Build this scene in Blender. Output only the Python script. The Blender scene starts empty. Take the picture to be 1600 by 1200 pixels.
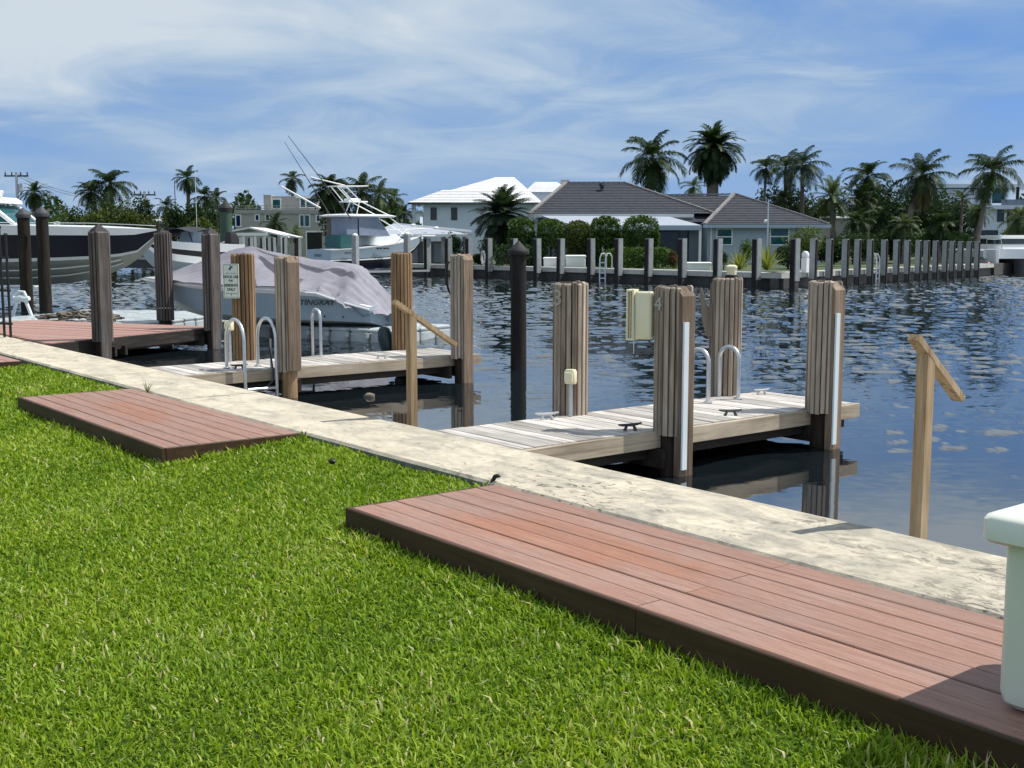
import bpy, math, random
import numpy as np
from mathutils import Vector, Matrix
R = math.radians
random.seed(7); rng = np.random.default_rng(7)
sc = bpy.context.scene
COL = sc.collection

# ------------------------------------------------------------------ camera, sky, sun
H = 1.5
HEAD = R(38.34)                       # camera heading: from -X towards +Y
PITCH = R(6.915)
cam_d = bpy.data.cameras.new('camera'); cam = bpy.data.objects.new('camera', cam_d); COL.objects.link(cam)
cam_d.sensor_width = 36; cam_d.lens = 1814 / 1600 * 36; cam_d.clip_start = .05; cam_d.clip_end = 6000
cam.location = (0, 0, H)
FW = Vector((-math.cos(HEAD), math.sin(HEAD), 0)); RT = Vector((FW.y, -FW.x, 0)); UPV = Vector((0, 0, 1))
cf = FW * math.cos(PITCH) - UPV * math.sin(PITCH)
cam.rotation_euler = cf.to_track_quat('-Z', 'Y').to_euler()
sc.camera = cam

SUN_EL = R(58); sun_h = Vector((.45, .89, 0)).normalized()
sun_dir = sun_h * math.cos(SUN_EL) + UPV * math.sin(SUN_EL)
sd = bpy.data.lights.new('sun', 'SUN'); sun = bpy.data.objects.new('sun', sd); COL.objects.link(sun)
sd.energy = 5.0; sd.angle = R(.53); sd.color = (1, .955, .88)
sun.rotation_euler = sun_dir.to_track_quat('Z', 'Y').to_euler(); sun.location = (0, 0, 60)

world = bpy.data.worlds.new('World'); sc.world = world; world.use_nodes = True
wn = world.node_tree; wn.nodes.clear()
def N(t, typ, **kw):
    n = t.nodes.new(typ)
    for k, v in kw.items():
        if k in n.inputs.keys() if hasattr(n.inputs, 'keys') else False: n.inputs[k].default_value = v
        else: setattr(n, k, v)
    return n
def L(t, a, b): t.links.new(a, b)
def math_(t, op, a, b=None, clamp=False):
    n = t.nodes.new('ShaderNodeMath'); n.operation = op; n.use_clamp = clamp
    for i, v in enumerate((a, b)):
        if v is None: continue
        if isinstance(v, (int, float)): n.inputs[i].default_value = v
        else: L(t, v, n.inputs[i])
    return n.outputs[0]
def ramp(t, fac, stops, interp='LINEAR'):
    n = t.nodes.new('ShaderNodeValToRGB'); n.color_ramp.interpolation = interp
    e = n.color_ramp.elements
    while len(e) < len(stops): e.new(.5)
    for i, (p, c) in enumerate(stops):
        e[i].position = p
        if isinstance(c, (int, float)): c = (c, c, c)
        e[i].color = (*c, 1)
    L(t, fac, n.inputs[0]); return n.outputs[0]
def mix(t, fac, a, b, mode='MIX'):
    n = t.nodes.new('ShaderNodeMix'); n.data_type = 'RGBA'; n.blend_type = mode; n.clamp_factor = True
    for s, v in ((0, fac), (6, a), (7, b)):
        if isinstance(v, (int, float)): n.inputs[s].default_value = v if s == 0 else (v, v, v, 1)
        elif isinstance(v, tuple): n.inputs[s].default_value = (*v[:3], 1)
        else: L(t, v, n.inputs[s])
    return n.outputs[2]
def noise(t, vec, scale, detail=4, rough=.55, dist=0, out=0, dim='3D'):
    n = t.nodes.new('ShaderNodeTexNoise'); n.noise_dimensions = dim
    n.inputs['Scale'].default_value = scale; n.inputs['Detail'].default_value = detail
    n.inputs['Roughness'].default_value = rough; n.inputs['Distortion'].default_value = dist
    if vec is not None: L(t, vec, n.inputs['Vector'])
    return n.outputs[out]
def mapping(t, vec, scale=(1, 1, 1), loc=(0, 0, 0), rot=(0, 0, 0)):
    n = t.nodes.new('ShaderNodeMapping'); L(t, vec, n.inputs[0])
    n.inputs['Location'].default_value = loc; n.inputs['Scale'].default_value = scale; n.inputs['Rotation'].default_value = rot
    return n.outputs[0]

sky = wn.nodes.new('ShaderNodeTexSky'); sky.sky_type = 'NISHITA'; sky.sun_disc = False
sky.sun_elevation = SUN_EL; sky.sun_rotation = math.atan2(sun_h.x, sun_h.y)
sky.air_density = 1.0; sky.dust_density = .25; sky.ozone_density = 3.2; sky.altitude = 0
tc = wn.nodes.new('ShaderNodeTexCoord')
sx = wn.nodes.new('ShaderNodeSeparateXYZ'); L(wn, tc.outputs['Generated'], sx.inputs[0])
zz = math_(wn, 'ADD', math_(wn, 'MAXIMUM', sx.outputs[2], 0.0), .12)
cu_ = wn.nodes.new('ShaderNodeCombineXYZ')
L(wn, math_(wn, 'DIVIDE', sx.outputs[0], zz), cu_.inputs[0]); L(wn, math_(wn, 'DIVIDE', sx.outputs[1], zz), cu_.inputs[1])
cl = mapping(wn, cu_.outputs[0], (1, 1, 1), (21.5, 7.7, 2.1))
n1 = noise(wn, cl, .46, 3, .45, 1.0); n2 = noise(wn, cl, 1.5, 6, .6, .9)
cmix = math_(wn, 'ADD', math_(wn, 'MULTIPLY', n1, .75), math_(wn, 'MULTIPLY', n2, .25))
cmix = math_(wn, 'ADD', cmix, math_(wn, 'MULTIPLY', math_(wn, 'MULTIPLY', math_(wn, 'SUBTRACT', sx.outputs[2], .10), 7.0, True), .115))   # the cloud sheet thickens overhead
cfac = ramp(wn, cmix, [(.36, .62), (.48, .85), (.58, 1.0)], 'EASE')
base = mix(wn, 1.0, sky.outputs[0], (.62, .86, 1.32), 'MULTIPLY')
ccol = ramp(wn, cmix, [(.38, (1.2, 2.7, 6.3)), (.455, (1.9, 3.4, 6.3)), (.52, (2.9, 4.3, 6.4)), (.58, (4.6, 5.8, 7.1)), (.65, (6.5, 7.2, 7.7))])
skyc = mix(wn, math_(wn, 'MULTIPLY', cfac, .92), base, ccol)
hz = math_(wn, 'MULTIPLY', math_(wn, 'SUBTRACT', 1.0, math_(wn, 'MULTIPLY', sx.outputs[2], 6.5), True), .62)
skyc = mix(wn, hz, skyc, (3.3, 4.7, 7.0))                      # pale air towards the horizon
bg = wn.nodes.new('ShaderNodeBackground'); bg.inputs[1].default_value = .092
wo = wn.nodes.new('ShaderNodeOutputWorld'); L(wn, skyc, bg.inputs[0]); L(wn, bg.outputs[0], wo.inputs[0])
vs = sc.view_settings; vs.view_transform = 'Standard'; vs.look = 'None'; vs.gamma = 1; vs.exposure = .14
vs.use_curve_mapping = False
sc.render.engine = 'CYCLES'; sc.cycles.max_bounces = 6

# ------------------------------------------------------------------ placing helpers
def at(col, dist, z=0.0):
    """ground point at a bearing (given as a column of the 1600 wide frame) and forward distance"""
    s = (col - 800) / 1827.0
    p = FW * dist + RT * (s * dist); return Vector((p.x, p.y, z))
def zat(row, dist):
    """height of a sight line at a forward distance"""
    return H + dist * math.tan(math.atan((600 - row) / 1814.0) - PITCH)
def on_wall(col, Y):
    s = (col - 800) / 1827.0; d = FW + RT * s; k = Y / d.y; return Vector((d.x * k, Y, 0)), k
# ------------------------------------------------------------------ mesh building
class MB:
    def __init__(s): s.v = []; s.f = []; s.m = []
    def add(s, vs, fs, m=0):
        o = len(s.v); s.v += [tuple(v) for v in vs]; s.f += [tuple(i + o for i in f) for f in fs]; s.m += [m] * len(fs); return s
    def poly(s, pts, m=0): return s.add(pts, [tuple(range(len(pts)))], m)
    def box(s, x0, x1, y0, y1, z0, z1, m=0):
        v = [(x0,y0,z0),(x1,y0,z0),(x1,y1,z0),(x0,y1,z0),(x0,y0,z1),(x1,y0,z1),(x1,y1,z1),(x0,y1,z1)]
        return s.add(v, [(0,3,2,1),(4,5,6,7),(0,1,5,4),(1,2,6,5),(2,3,7,6),(3,0,4,7)], m)
    def prism(s, prof, a, b, axis='x', m=0):
        """2D profile extruded from a to b along an axis; profile in the two other axes in order"""
        n = len(prof)
        def P(t, p): return {'x': (t, p[0], p[1]), 'y': (p[0], t, p[1]), 'z': (p[0], p[1], t)}[axis]
        v = [P(a, p) for p in prof] + [P(b, p) for p in prof]
        f = [(i, (i+1) % n, n+(i+1) % n, n+i) for i in range(n)] + [tuple(range(n-1, -1, -1)), tuple(range(n, 2*n))]
        if axis == 'y': f = [tuple(reversed(q)) for q in f]
        return s.add(v, f, m)
    def cbox(s, x0, x1, y0, y1, z0, z1, c=.006, axis='x', m=0):
        a = {'x': (y0, y1, z0, z1), 'y': (x0, x1, z0, z1), 'z': (x0, x1, y0, y1)}[axis]
        p0, p1, q0, q1 = a
        prof = [(p0+c,q0),(p1-c,q0),(p1,q0+c),(p1,q1-c),(p1-c,q1),(p0+c,q1),(p0,q1-c),(p0,q0+c)]
        lo, hi = {'x': (x0, x1), 'y': (y0, y1), 'z': (z0, z1)}[axis]
        return s.prism(prof, lo, hi, axis, m)
    def bar(s, a, b, w, h=None, m=0, up=(0, 0, 1)):
        """square bar between two points"""
        a = Vector(a); b = Vector(b); d = (b - a).normalized(); h = h or w
        u = d.cross(Vector(up))
        if u.length < 1e-4: u = d.cross(Vector((1, 0, 0)))
        u.normalize(); t = u.cross(d)
        v = [a + u*sx_*w/2 + t*sy*h/2 for sx_, sy in ((-1,-1),(1,-1),(1,1),(-1,1))]
        v += [q + (b - a) for q in v]
        return s.add(v, [(0,1,2,3),(7,6,5,4),(0,4,5,1),(1,5,6,2),(2,6,7,3),(3,7,4,0)], m)
    def tube(s, pts, r, n=8, m=0, cap=True):
        pts = [Vector(p) for p in pts]; rs = r if isinstance(r, (list, tuple)) else [r]*len(pts)
        o = len(s.v); pu = None
        for i, p in enumerate(pts):
            d = (pts[min(i+1, len(pts)-1)] - pts[max(i-1, 0)]).normalized()
            u = (pu - d*pu.dot(d)) if pu is not None else d.cross(Vector((0, 0, 1)))
            if u.length < 1e-4: u = d.cross(Vector((0, 1, 0)))
            u.normalize(); pu = u; t = d.cross(u)
            for k in range(n):
                a = 2*math.pi*k/n; s.v.append(tuple(p + (u*math.cos(a) + t*math.sin(a))*rs[i]))
        for i in range(len(pts)-1):
            for k in range(n):
                s.f.append((o+i*n+k, o+i*n+(k+1) % n, o+(i+1)*n+(k+1) % n, o+(i+1)*n+k)); s.m.append(m)
        if cap:
            s.f.append(tuple(o+k for k in range(n-1, -1, -1))); s.f.append(tuple(o+(len(pts)-1)*n+k for k in range(n))); s.m += [m, m]
        return s
    def lathe(s, prof, n=16, c=(0, 0, 0), m=0, rot=0):
        o = len(s.v)
        for r, z in prof:
            for k in range(n):
                a = 2*math.pi*k/n + rot; s.v.append((c[0]+r*math.cos(a), c[1]+r*math.sin(a), c[2]+z))
        for i in range(len(prof)-1):
            for k in range(n):
                s.f.append((o+i*n+k, o+i*n+(k+1) % n, o+(i+1)*n+(k+1) % n, o+(i+1)*n+k)); s.m.append(m)
        s.f.append(tuple(o+k for k in range(n-1, -1, -1))); s.f.append(tuple(o+(len(prof)-1)*n+k for k in range(n))); s.m += [m, m]
        return s
    def loft(s, secs, m=0, cap=True, closed=False):
        o = len(s.v); n = len(secs[0])
        for q in secs: s.v += [tuple(p) for p in q]
        for i in range(len(secs)-1):
            for k in range(n if closed else n-1):
                s.f.append((o+i*n+k, o+i*n+(k+1) % n, o+(i+1)*n+(k+1) % n, o+(i+1)*n+k)); s.m.append(m)
        if cap:
            s.f.append(tuple(o+k for k in range(n-1, -1, -1))); s.f.append(tuple(o+(len(secs)-1)*n+k for k in range(n))); s.m += [m, m]
        return s
    def blob(s, c, r, seg=10, ring=6, m=0, jit=0):
        prof = []
        o = len(s.v); rr = r if isinstance(r, (tuple, list)) else (r, r, r)
        for i in range(ring+1):
            th = math.pi*i/ring
            for k in range(seg):
                a = 2*math.pi*k/seg; j = 1 + random.uniform(-jit, jit)
                s.v.append((c[0]+rr[0]*math.sin(th)*math.cos(a)*j, c[1]+rr[1]*math.sin(th)*math.sin(a)*j, c[2]+rr[2]*math.cos(th)))
        for i in range(ring):
            for k in range(seg):
                s.f.append((o+i*seg+k, o+(i+1)*seg+k, o+(i+1)*seg+(k+1) % seg, o+i*seg+(k+1) % seg)); s.m.append(m)
        return s
    def mesh(s, name, mats, smooth=False):
        me = bpy.data.meshes.new(name); me.from_pydata(s.v, [], s.f)
        for mt in (mats if isinstance(mats, (list, tuple)) else [mats]): me.materials.append(mt)
        if len(me.materials) > 1: me.polygons.foreach_set('material_index', s.m)
        if smooth:
            me.polygons.foreach_set('use_smooth', [True]*len(s.f))
            try: me.set_sharp_from_angle(angle=R(38))
            except Exception: pass
        me.update(); return me
def link(name, me, parent=None, loc=(0, 0, 0), rot=(0, 0, 0), scale=(1, 1, 1)):
    o = bpy.data.objects.new(name, me); COL.objects.link(o); o.parent = parent
    o.location = loc; o.rotation_euler = rot; o.scale = scale; return o
def obj(name, mb, mats, parent=None, smooth=False, **kw): return link(name, mb.mesh(name, mats, smooth), parent, **kw)
def tag(o, label, cat, group=None, kind=None):
    if label: o['label'] = label
    if cat: o['category'] = cat
    if group: o['group'] = group
    if kind: o['kind'] = kind
    return o
def thing(name, label, cat, loc=(0, 0, 0), rotz=0, group=None):
    o = bpy.data.objects.new(name, None); COL.objects.link(o); o.location = loc; o.rotation_euler = (0, 0, rotz)
    return tag(o, label, cat, group)
def struct(o): o['kind'] = 'structure'; return o
ORD = 'zeroth first second third fourth fifth sixth seventh eighth ninth tenth eleventh twelfth thirteenth fourteenth fifteenth sixteenth seventeenth eighteenth nineteenth twentieth twenty-first twenty-second'.split()

# ------------------------------------------------------------------ materials
def newmat(name):
    m = bpy.data.materials.new(name); m.use_nodes = True; t = m.node_tree; t.nodes.clear()
    b = t.nodes.new('ShaderNodeBsdfPrincipled'); o = t.nodes.new('ShaderNodeOutputMaterial'); L(t, b.outputs[0], o.inputs[0])
    return m, t, b
def bump(t, b, h, strength=.3, dist=.01):
    n = t.nodes.new('ShaderNodeBump'); n.inputs['Strength'].default_value = strength; n.inputs['Distance'].default_value = dist
    L(t, h, n.inputs['Height']); L(t, n.outputs[0], b.inputs['Normal'])
def objvec(t, rnd=True):
    tcn = t.nodes.new('ShaderNodeTexCoord'); v = tcn.outputs['Object']
    oi = t.nodes.new('ShaderNodeObjectInfo')
    if rnd:
        a = t.nodes.new('ShaderNodeVectorMath'); a.operation = 'ADD'; L(t, v, a.inputs[0])
        sc_ = t.nodes.new('ShaderNodeVectorMath'); sc_.operation = 'SCALE'; sc_.inputs[0].default_value = (13.7, 7.3, 5.1); L(t, oi.outputs['Random'], sc_.inputs['Scale'])
        L(t, sc_.outputs[0], a.inputs[1]); v = a.outputs[0]
    return v, oi.outputs['Random']
def plain(name, col, rough=.6, var=.12, scale=6, metal=0, bumpy=0, spec=.5, var_obj=0.0):
    m, t, b = newmat(name); v, rnd = objvec(t)
    n = noise(t, v, scale, 5, .6)
    lo = tuple(c*(1-var) for c in col); hi = tuple(min(1, c*(1+var)) for c in col)
    c = ramp(t, n, [(.3, lo), (.7, hi)])
    if var_obj:
        c = mix(t, 1.0, c, ramp(t, rnd, [(0, 1-var_obj), (1, 1+var_obj)]), 'MULTIPLY')
    L(t, c, b.inputs['Base Color']); b.inputs['Roughness'].default_value = rough; b.inputs['Metallic'].default_value = metal
    b.inputs['Specular IOR Level'].default_value = spec
    if bumpy: bump(t, b, noise(t, v, scale*6, 4, .6), bumpy, .01)
    return m
def wood(name, cols, along='z', stretch=14, fine=70, rough=.8, knots=True, var_obj=.25, bs=.35, crack=.5):
    """streaky timber: grain runs along one object axis; whole-piece tone varies from piece to piece"""
    m, t, b = newmat(name); v, rnd = objvec(t)
    s = {'x': (1/stretch, 1, 1), 'y': (1, 1/stretch, 1), 'z': (1, 1, 1/stretch)}[along]
    mv = mapping(t, v, s)
    g1 = noise(t, mv, fine*.25, 5, .65, .4); g2 = noise(t, mv, fine, 4, .7)
    g = math_(t, 'ADD', math_(t, 'MULTIPLY', g1, .6), math_(t, 'MULTIPLY', g2, .4))
    c = ramp(t, g, [(.28, cols[0]), (.5, cols[1]), (.72, cols[2])])
    big = noise(t, v, 1.6, 3, .6)
    c = mix(t, 1.0, c, ramp(t, big, [(.3, .78), (.7, 1.15)]), 'MULTIPLY')
    c = mix(t, 1.0, c, ramp(t, rnd, [(0, 1-var_obj), (1, 1+var_obj)]), 'MULTIPLY')
    if crack:
        ck = noise(t, mapping(t, v, tuple(q*.4 if q < 1 else q for q in s)), fine*.6, 2, .5)
        c = mix(t, ramp(t, ck, [(.33, crack), (.39, 0.0)]), c, tuple(q*.25 for q in cols[0]))
    L(t, c, b.inputs['Base Color']); b.inputs['Roughness'].default_value = rough; b.inputs['Specular IOR Level'].default_value = .25
    bump(t, b, g, bs, .006); return m, t, b, c
M = {}
M['slat'] = wood('post_slat_wood', [(.15, .118, .088), (.335, .278, .22), (.52, .45, .375)], 'z', 16, 60, var_obj=.3)[0]
M['slat_brown'] = wood('brown_slat_wood', [(.10, .06, .032), (.26, .165, .09), (.43, .30, .185)], 'z', 16, 60, var_obj=.38)[0]
M['slat_dark'] = wood('dark_slat_wood', [(.045, .04, .036), (.115, .10, .09), (.21, .185, .165)], 'z', 16, 60, var_obj=.25)[0]
M['core'] = wood('wet_pile_wood', [(.008, .007, .006), (.024, .018, .014), (.06, .042, .030)], 'z', 10, 40, var_obj=.1)[0]
M['rub'] = wood('rub_board_wood', [(.09, .062, .042), (.20, .145, .105), (.34, .265, .20)], 'z', 18, 60, var_obj=.2)[0]
M['tan'] = wood('treated_pine', [(.14, .085, .042), (.37, .265, .155), (.56, .45, .30)], 'z', 14, 44, var_obj=.06, crack=.45)[0]
M['beam'] = wood('weathered_beam', [(.17, .13, .09), (.36, .30, .225), (.52, .45, .36)], 'y', 14, 34, var_obj=.08, crack=.3)[0]
M['plankgrey'] = wood('silvered_dock_plank', [(.19, .175, .16), (.46, .43, .40), (.68, .65, .61)], 'x', 14, 55, var_obj=.33, crack=.55)[0]
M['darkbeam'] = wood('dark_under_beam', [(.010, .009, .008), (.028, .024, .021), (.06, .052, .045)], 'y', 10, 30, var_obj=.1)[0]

def composite(name, cols, patch=None, axis='x', var=.07):
    m, t, b = newmat(name); v, rnd = objvec(t)
    mv = mapping(t, v, (1/22, 1, 1) if axis == 'x' else (1, 1/22, 1))
    g1 = noise(t, mv, 45, 5, .7, .3); g2 = noise(t, mv, 190, 3, .7)
    g = math_(t, 'ADD', math_(t, 'MULTIPLY', g1, .5), math_(t, 'MULTIPLY', g2, .5))
    c = ramp(t, g, [(.3, cols[0]), (.5, cols[1]), (.7, cols[2])])
    geo = t.nodes.new('ShaderNodeNewGeometry'); P = geo.outputs['Position']
    if patch:
        sp = t.nodes.new('ShaderNodeSeparateXYZ')
        wob = t.nodes.new('ShaderNodeVectorMath'); wob.operation = 'ADD'; L(t, P, wob.inputs[0])
        nz = t.nodes.new('ShaderNodeVectorMath'); nz.operation = 'SCALE'; nz.inputs['Scale'].default_value = .28
        L(t, noise(t, mapping(t, P, (.35, 1, 1)), 5, 4, .6, 0, 1), nz.inputs[0]); L(t, nz.outputs[0], wob.inputs[1]); L(t, wob.outputs[0], sp.inputs[0])
        x0, x1, y0, y1 = [q + .14 for q in patch[:4]]
        def win(o, a, c_, s):
            return math_(t, 'MULTIPLY', math_(t, 'MULTIPLY', math_(t, 'SUBTRACT', o, a), 1/s, True), math_(t, 'MULTIPLY', math_(t, 'SUBTRACT', c_, o), 1/s, True))
        xo = math_(t, 'ADD', sp.outputs[0], math_(t, 'MULTIPLY', math_(t, 'SUBTRACT', rnd, .5), .7))
        k = math_(t, 'MULTIPLY', win(xo, x0, x1, .30), win(sp.outputs[1], y0, y1, .10))
        k = math_(t, 'MULTIPLY', k, ramp(t, g, [(.3, .45), (.6, 1.0)]))
        k = math_(t, 'MULTIPLY', k, patch[4])
        c = mix(t, k, c, mix(t, 1.0, c, patch[5], 'MULTIPLY'))
    wz = noise(t, P, 2.2, 4, .6); c = mix(t, ramp(t, wz, [(.45, 0.0), (.75, .28)]), c, tuple(q for q in (cols[2][1]*1.12, cols[2][1], cols[2][1]*.95)))
    fl = noise(t, mapping(t, P, (1, 2.4, 1)), 95, 1, .4); c = mix(t, ramp(t, fl, [(.71, 0.0), (.74, .8)]), c, (.07, .045, .035))
    c = mix(t, 1.0, c, ramp(t, rnd, [(0, 1-var), (1, 1+var)]), 'MULTIPLY')
    L(t, c, b.inputs['Base Color']); b.inputs['Roughness'].default_value = .62; b.inputs['Specular IOR Level'].default_value = .35
    bump(t, b, g, .45, .004); return m
COMPC = [(.158, .083, .058), (.282, .158, .118), (.37, .236, .188)]
M['deck_near'] = composite('composite_board_near', COMPC, (-5.2, -3.5, 3.55, 4.08, .8, (1.06, .80, .60)))
M['deck_far'] = composite('composite_board_far', COMPC, (-11.2, -9.5, 3.5, 4.0, .7, (1.04, .80, .62)))
M['deck_red'] = composite('composite_board_dock', [(.23, .12, .094), (.35, .195, .158), (.43, .27, .23)])
M['fascia'] = wood('composite_fascia', [(.036, .019, .009), (.062, .035, .018), (.09, .054, .031)], 'x', 20, 50, .6, var_obj=.08, bs=.15, crack=0)[0]

def concrete(name, base, stain, P_world=True, amt=1.0):
    m, t, b = newmat(name); geo = t.nodes.new('ShaderNodeNewGeometry'); P = geo.outputs['Position']
    a = noise(t, P, 1.3, 6, .62, .3); f = noise(t, P, 14, 6, .7); g = noise(t, P, 90, 3, .7)
    c = ramp(t, a, [(.32, tuple(q*.80 for q in base)), (.55, base), (.75, tuple(min(1, q*1.07) for q in base))])
    c = mix(t, 1.0, c, ramp(t, f, [(.25, .78), (.6, 1.06)]), 'MULTIPLY')
    st = noise(t, mapping(t, P, (1.0, 2.0, 1)), 2.3, 8, .68, .6)
    sp = t.nodes.new('ShaderNodeSeparateXYZ'); L(t, P, sp.inputs[0])
    nearx = math_(t, 'MULTIPLY', math_(t, 'ADD', sp.outputs[0], 9.0), 1/6.5, True)       # the stretch beside the big deck is the most worn
    thr = ramp(t, nearx, [(0, .0), (1, .085)])
    k = ramp(t, math_(t, 'ADD', st, thr), [(.47, 0.0), (.56, .36*amt), (.68, .80*amt)])
    c = mix(t, k, c, stain)
    bl = noise(t, mapping(t, P, (1, 1.7, 1)), 9, 7, .72, .8)
    k2 = math_(t, 'MULTIPLY', ramp(t, math_(t, 'ADD', bl, thr), [(.585, 0.0), (.65, .9*amt)]), ramp(t, noise(t, P, .8, 2), [(.42, .1), (.6, 1.0)]))
    c = mix(t, k2, c, tuple(q*.28 for q in stain))
    L(t, c, b.inputs['Base Color']); b.inputs['Roughness'].default_value = .9; b.inputs['Specular IOR Level'].default_value = .2
    bump(t, b, math_(t, 'ADD', math_(t, 'MULTIPLY', f, .6), math_(t, 'MULTIPLY', g, .4)), .5, .008); return m
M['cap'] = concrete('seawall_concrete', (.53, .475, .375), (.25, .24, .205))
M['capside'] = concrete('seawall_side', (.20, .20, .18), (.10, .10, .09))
M['wallwet'] = plain('wet_wall', (.035, .033, .028), .7, .4, 5, bumpy=.4)
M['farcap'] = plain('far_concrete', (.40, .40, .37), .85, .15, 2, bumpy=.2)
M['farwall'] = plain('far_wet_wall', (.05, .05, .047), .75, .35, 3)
M['piling'] = plain('grey_piling_concrete', (.25, .27, .275), .85, .16, 4, bumpy=.25, var_obj=.12)
M['pile_black'] = wood('black_pile', [(.006, .0055, .006), (.016, .014, .014), (.04, .034, .032)], 'z', 12, 40, var_obj=.1)[0]
M['pile_brown'] = wood('dark_brown_pile', [(.008, .006, .005), (.018, .014, .010), (.05, .036, .022)], 'z', 12, 40, var_obj=.1)[0]
M['pile_green'] = plain('green_painted_pile', (.035, .075, .045), .6, .2, 5)
M['capblack'] = plain('black_plastic_cap', (.010, .010, .011), .75, .15, 8)
M['capgrey'] = plain('grey_plastic_cap', (.045, .048, .055), .7, .15, 8)
M['cream'] = plain('cream_plastic', (.72, .68, .47), .35, .05, 4)
M['creamdk'] = plain('cream_plastic_slot', (.40, .31, .18), .6, .2, 9)
M['pvc'] = plain('white_pvc', (.62, .68, .70), .4, .06, 4)
M['alu'] = plain('brushed_aluminium', (.62, .64, .65), .32, .06, 20, metal=.85)
M['galv'] = plain('galvanised_metal', (.52, .53, .54), .42, .12, 16, metal=.7)
M['iron'] = plain('black_iron', (.012, .012, .013), .45, .2, 8)
M['gel'] = plain('white_gelcoat', (.80, .82, .82), .22, .025, 2)
M['boxwhite'] = plain('dock_box_gelcoat', (.72, .735, .655), .32, .03, 3, bumpy=.03)
M['hullblue_shade'] = plain('pale_shaded_hull', (.30, .38, .44), .25, .03, 2)  # covered boat's white topsides, their shade put into the colour as blue-grey
M['navy'] = plain('navy_topsides', (.004, .005, .014), .3, .1, 2)
M['bottom'] = plain('grey_bottom_paint', (.20, .22, .19), .55, .08, 3)
M['stripe'] = plain('pale_chine_stripe', (.55, .58, .54), .4, .05, 3)
M['bottomdk'] = plain('dark_bottom_paint', (.012, .016, .03), .5, .15, 3)
M['cover'] = plain('lavender_canvas', (.225, .212, .25), .85, .07, 2.5, bumpy=.12)
M['coverdk'] = plain('shaded_canvas_band', (.085, .085, .105), .85, .1, 3)
M['canvas'] = plain('dark_canvas', (.02, .023, .03), .7, .2, 4)
M['teal'] = plain('teal_canvas', (.012, .085, .09), .6, .12, 4)
M['clear'] = plain('clear_vinyl', (.20, .235, .30), .08, .15, 1.5)
M['glass'] = plain('dark_glass', (.015, .03, .035), .06, .3, 2)
M['tealglass'] = plain('teal_glass', (.01, .075, .085), .06, .3, 2)
M['blueglass'] = plain('blue_window', (.01, .03, .10), .08, .3, 2)
M['white'] = plain('white_paint', (.78, .79, .78), .6, .04, 2)
M['wallblue'] = plain('pale_blue_stucco', (.36, .42, .50), .85, .05, 2, bumpy=.1)
M['wallwhite'] = plain('white_stucco', (.60, .66, .76), .85, .04, 1.5, bumpy=.1)
M['wallgrey'] = plain('grey_siding', (.36, .355, .33), .85, .08, 2)
M['wallgreen'] = plain('grey_green_stucco', (.40, .385, .35), .85, .06, 2)
M['darkroof'] = plain('charcoal_roof_tile', (.031, .035, .048), .75, .35, 3.2, bumpy=.3)
M['roofcap'] = plain('worn_ridge_tile', (.22, .21, .21), .8, .3, 5)
M['whiteroof'] = plain('white_roof_tile', (.66, .66, .67), .8, .08, 1.4)
M['greyroof'] = plain('grey_metal_roof', (.34, .37, .43), .45, .06, 2)
M['ropew'] = plain('white_rope', (.70, .69, .64), .8, .1, 20)
M['ropebr'] = plain('old_brown_rope', (.17, .145, .115), .9, .3, 20)
M['sign'] = plain('sign_plate', (.66, .70, .64), .4, .06, 6)
M['signink'] = plain('green_black_print', (.025, .045, .035), .6, .1, 9)
M['numeral'] = plain('steel_numeral', (.40, .385, .35), .4, .1, 12, metal=.4)
M['float'] = plain('grey_float_plastic', (.36, .40, .41), .42, .1, 4)
M['red'] = plain('red_buoy', (.16, .02, .02), .4, .1, 4)
M['lizard'] = plain('black_lizard_skin', (.015, .014, .012), .6, .3, 40)
M['soil'] = plain('dark_soil', (.03, .026, .018), .95, .35, 20)

def leafmat(name, a, b_, trans=.3, rough=.5):
    m, t, b = newmat(name); t.nodes.remove(b)
    oi = t.nodes.new('ShaderNodeObjectInfo'); geo = t.nodes.new('ShaderNodeNewGeometry')
    r = geo.outputs['Random Per Island']
    c = mix(t, r, a, b_); c = mix(t, 1.0, c, ramp(t, oi.outputs['Random'], [(0, .75), (1, 1.25)]), 'MULTIPLY')
    d = t.nodes.new('ShaderNodeBsdfPrincipled'); L(t, c, d.inputs['Base Color']); d.inputs['Roughness'].default_value = rough
    d.inputs['Specular IOR Level'].default_value = .18
    tr = t.nodes.new('ShaderNodeBsdfTranslucent'); L(t, mix(t, 1.0, c, (1.25, 1.25, .6), 'MULTIPLY'), tr.inputs[0])
    mx = t.nodes.new('ShaderNodeMixShader'); mx.inputs[0].default_value = trans
    L(t, d.outputs[0], mx.inputs[1]); L(t, tr.outputs[0], mx.inputs[2])
    o = [n for n in t.nodes if n.type == 'OUTPUT_MATERIAL'][0]; L(t, mx.outputs[0], o.inputs[0]); return m
M['palm'] = leafmat('palm_leaf', (.014, .032, .010), (.040, .070, .022))
M['palmpale'] = leafmat('pale_palm_leaf', (.045, .075, .030), (.09, .125, .055))
M['palmblue'] = leafmat('bluish_palm_leaf', (.020, .042, .024), (.048, .076, .042))
M['palmdead'] = leafmat('dry_palm_leaf', (.09, .065, .03), (.15, .11, .05), .15)
M['leaf'] = leafmat('broad_leaf', (.030, .066, .014), (.085, .150, .032))
M['leafol'] = leafmat('olive_leaf', (.050, .075, .016), (.105, .135, .035))
M['leafdk'] = leafmat('dark_leaf', (.012, .030, .010), (.035, .065, .020))
M['agave'] = leafmat('yellow_green_agave', (.14, .18, .04), (.26, .28, .08))
M['flower'] = leafmat('red_leaf_tips', (.09, .03, .018), (.13, .06, .025))
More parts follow.
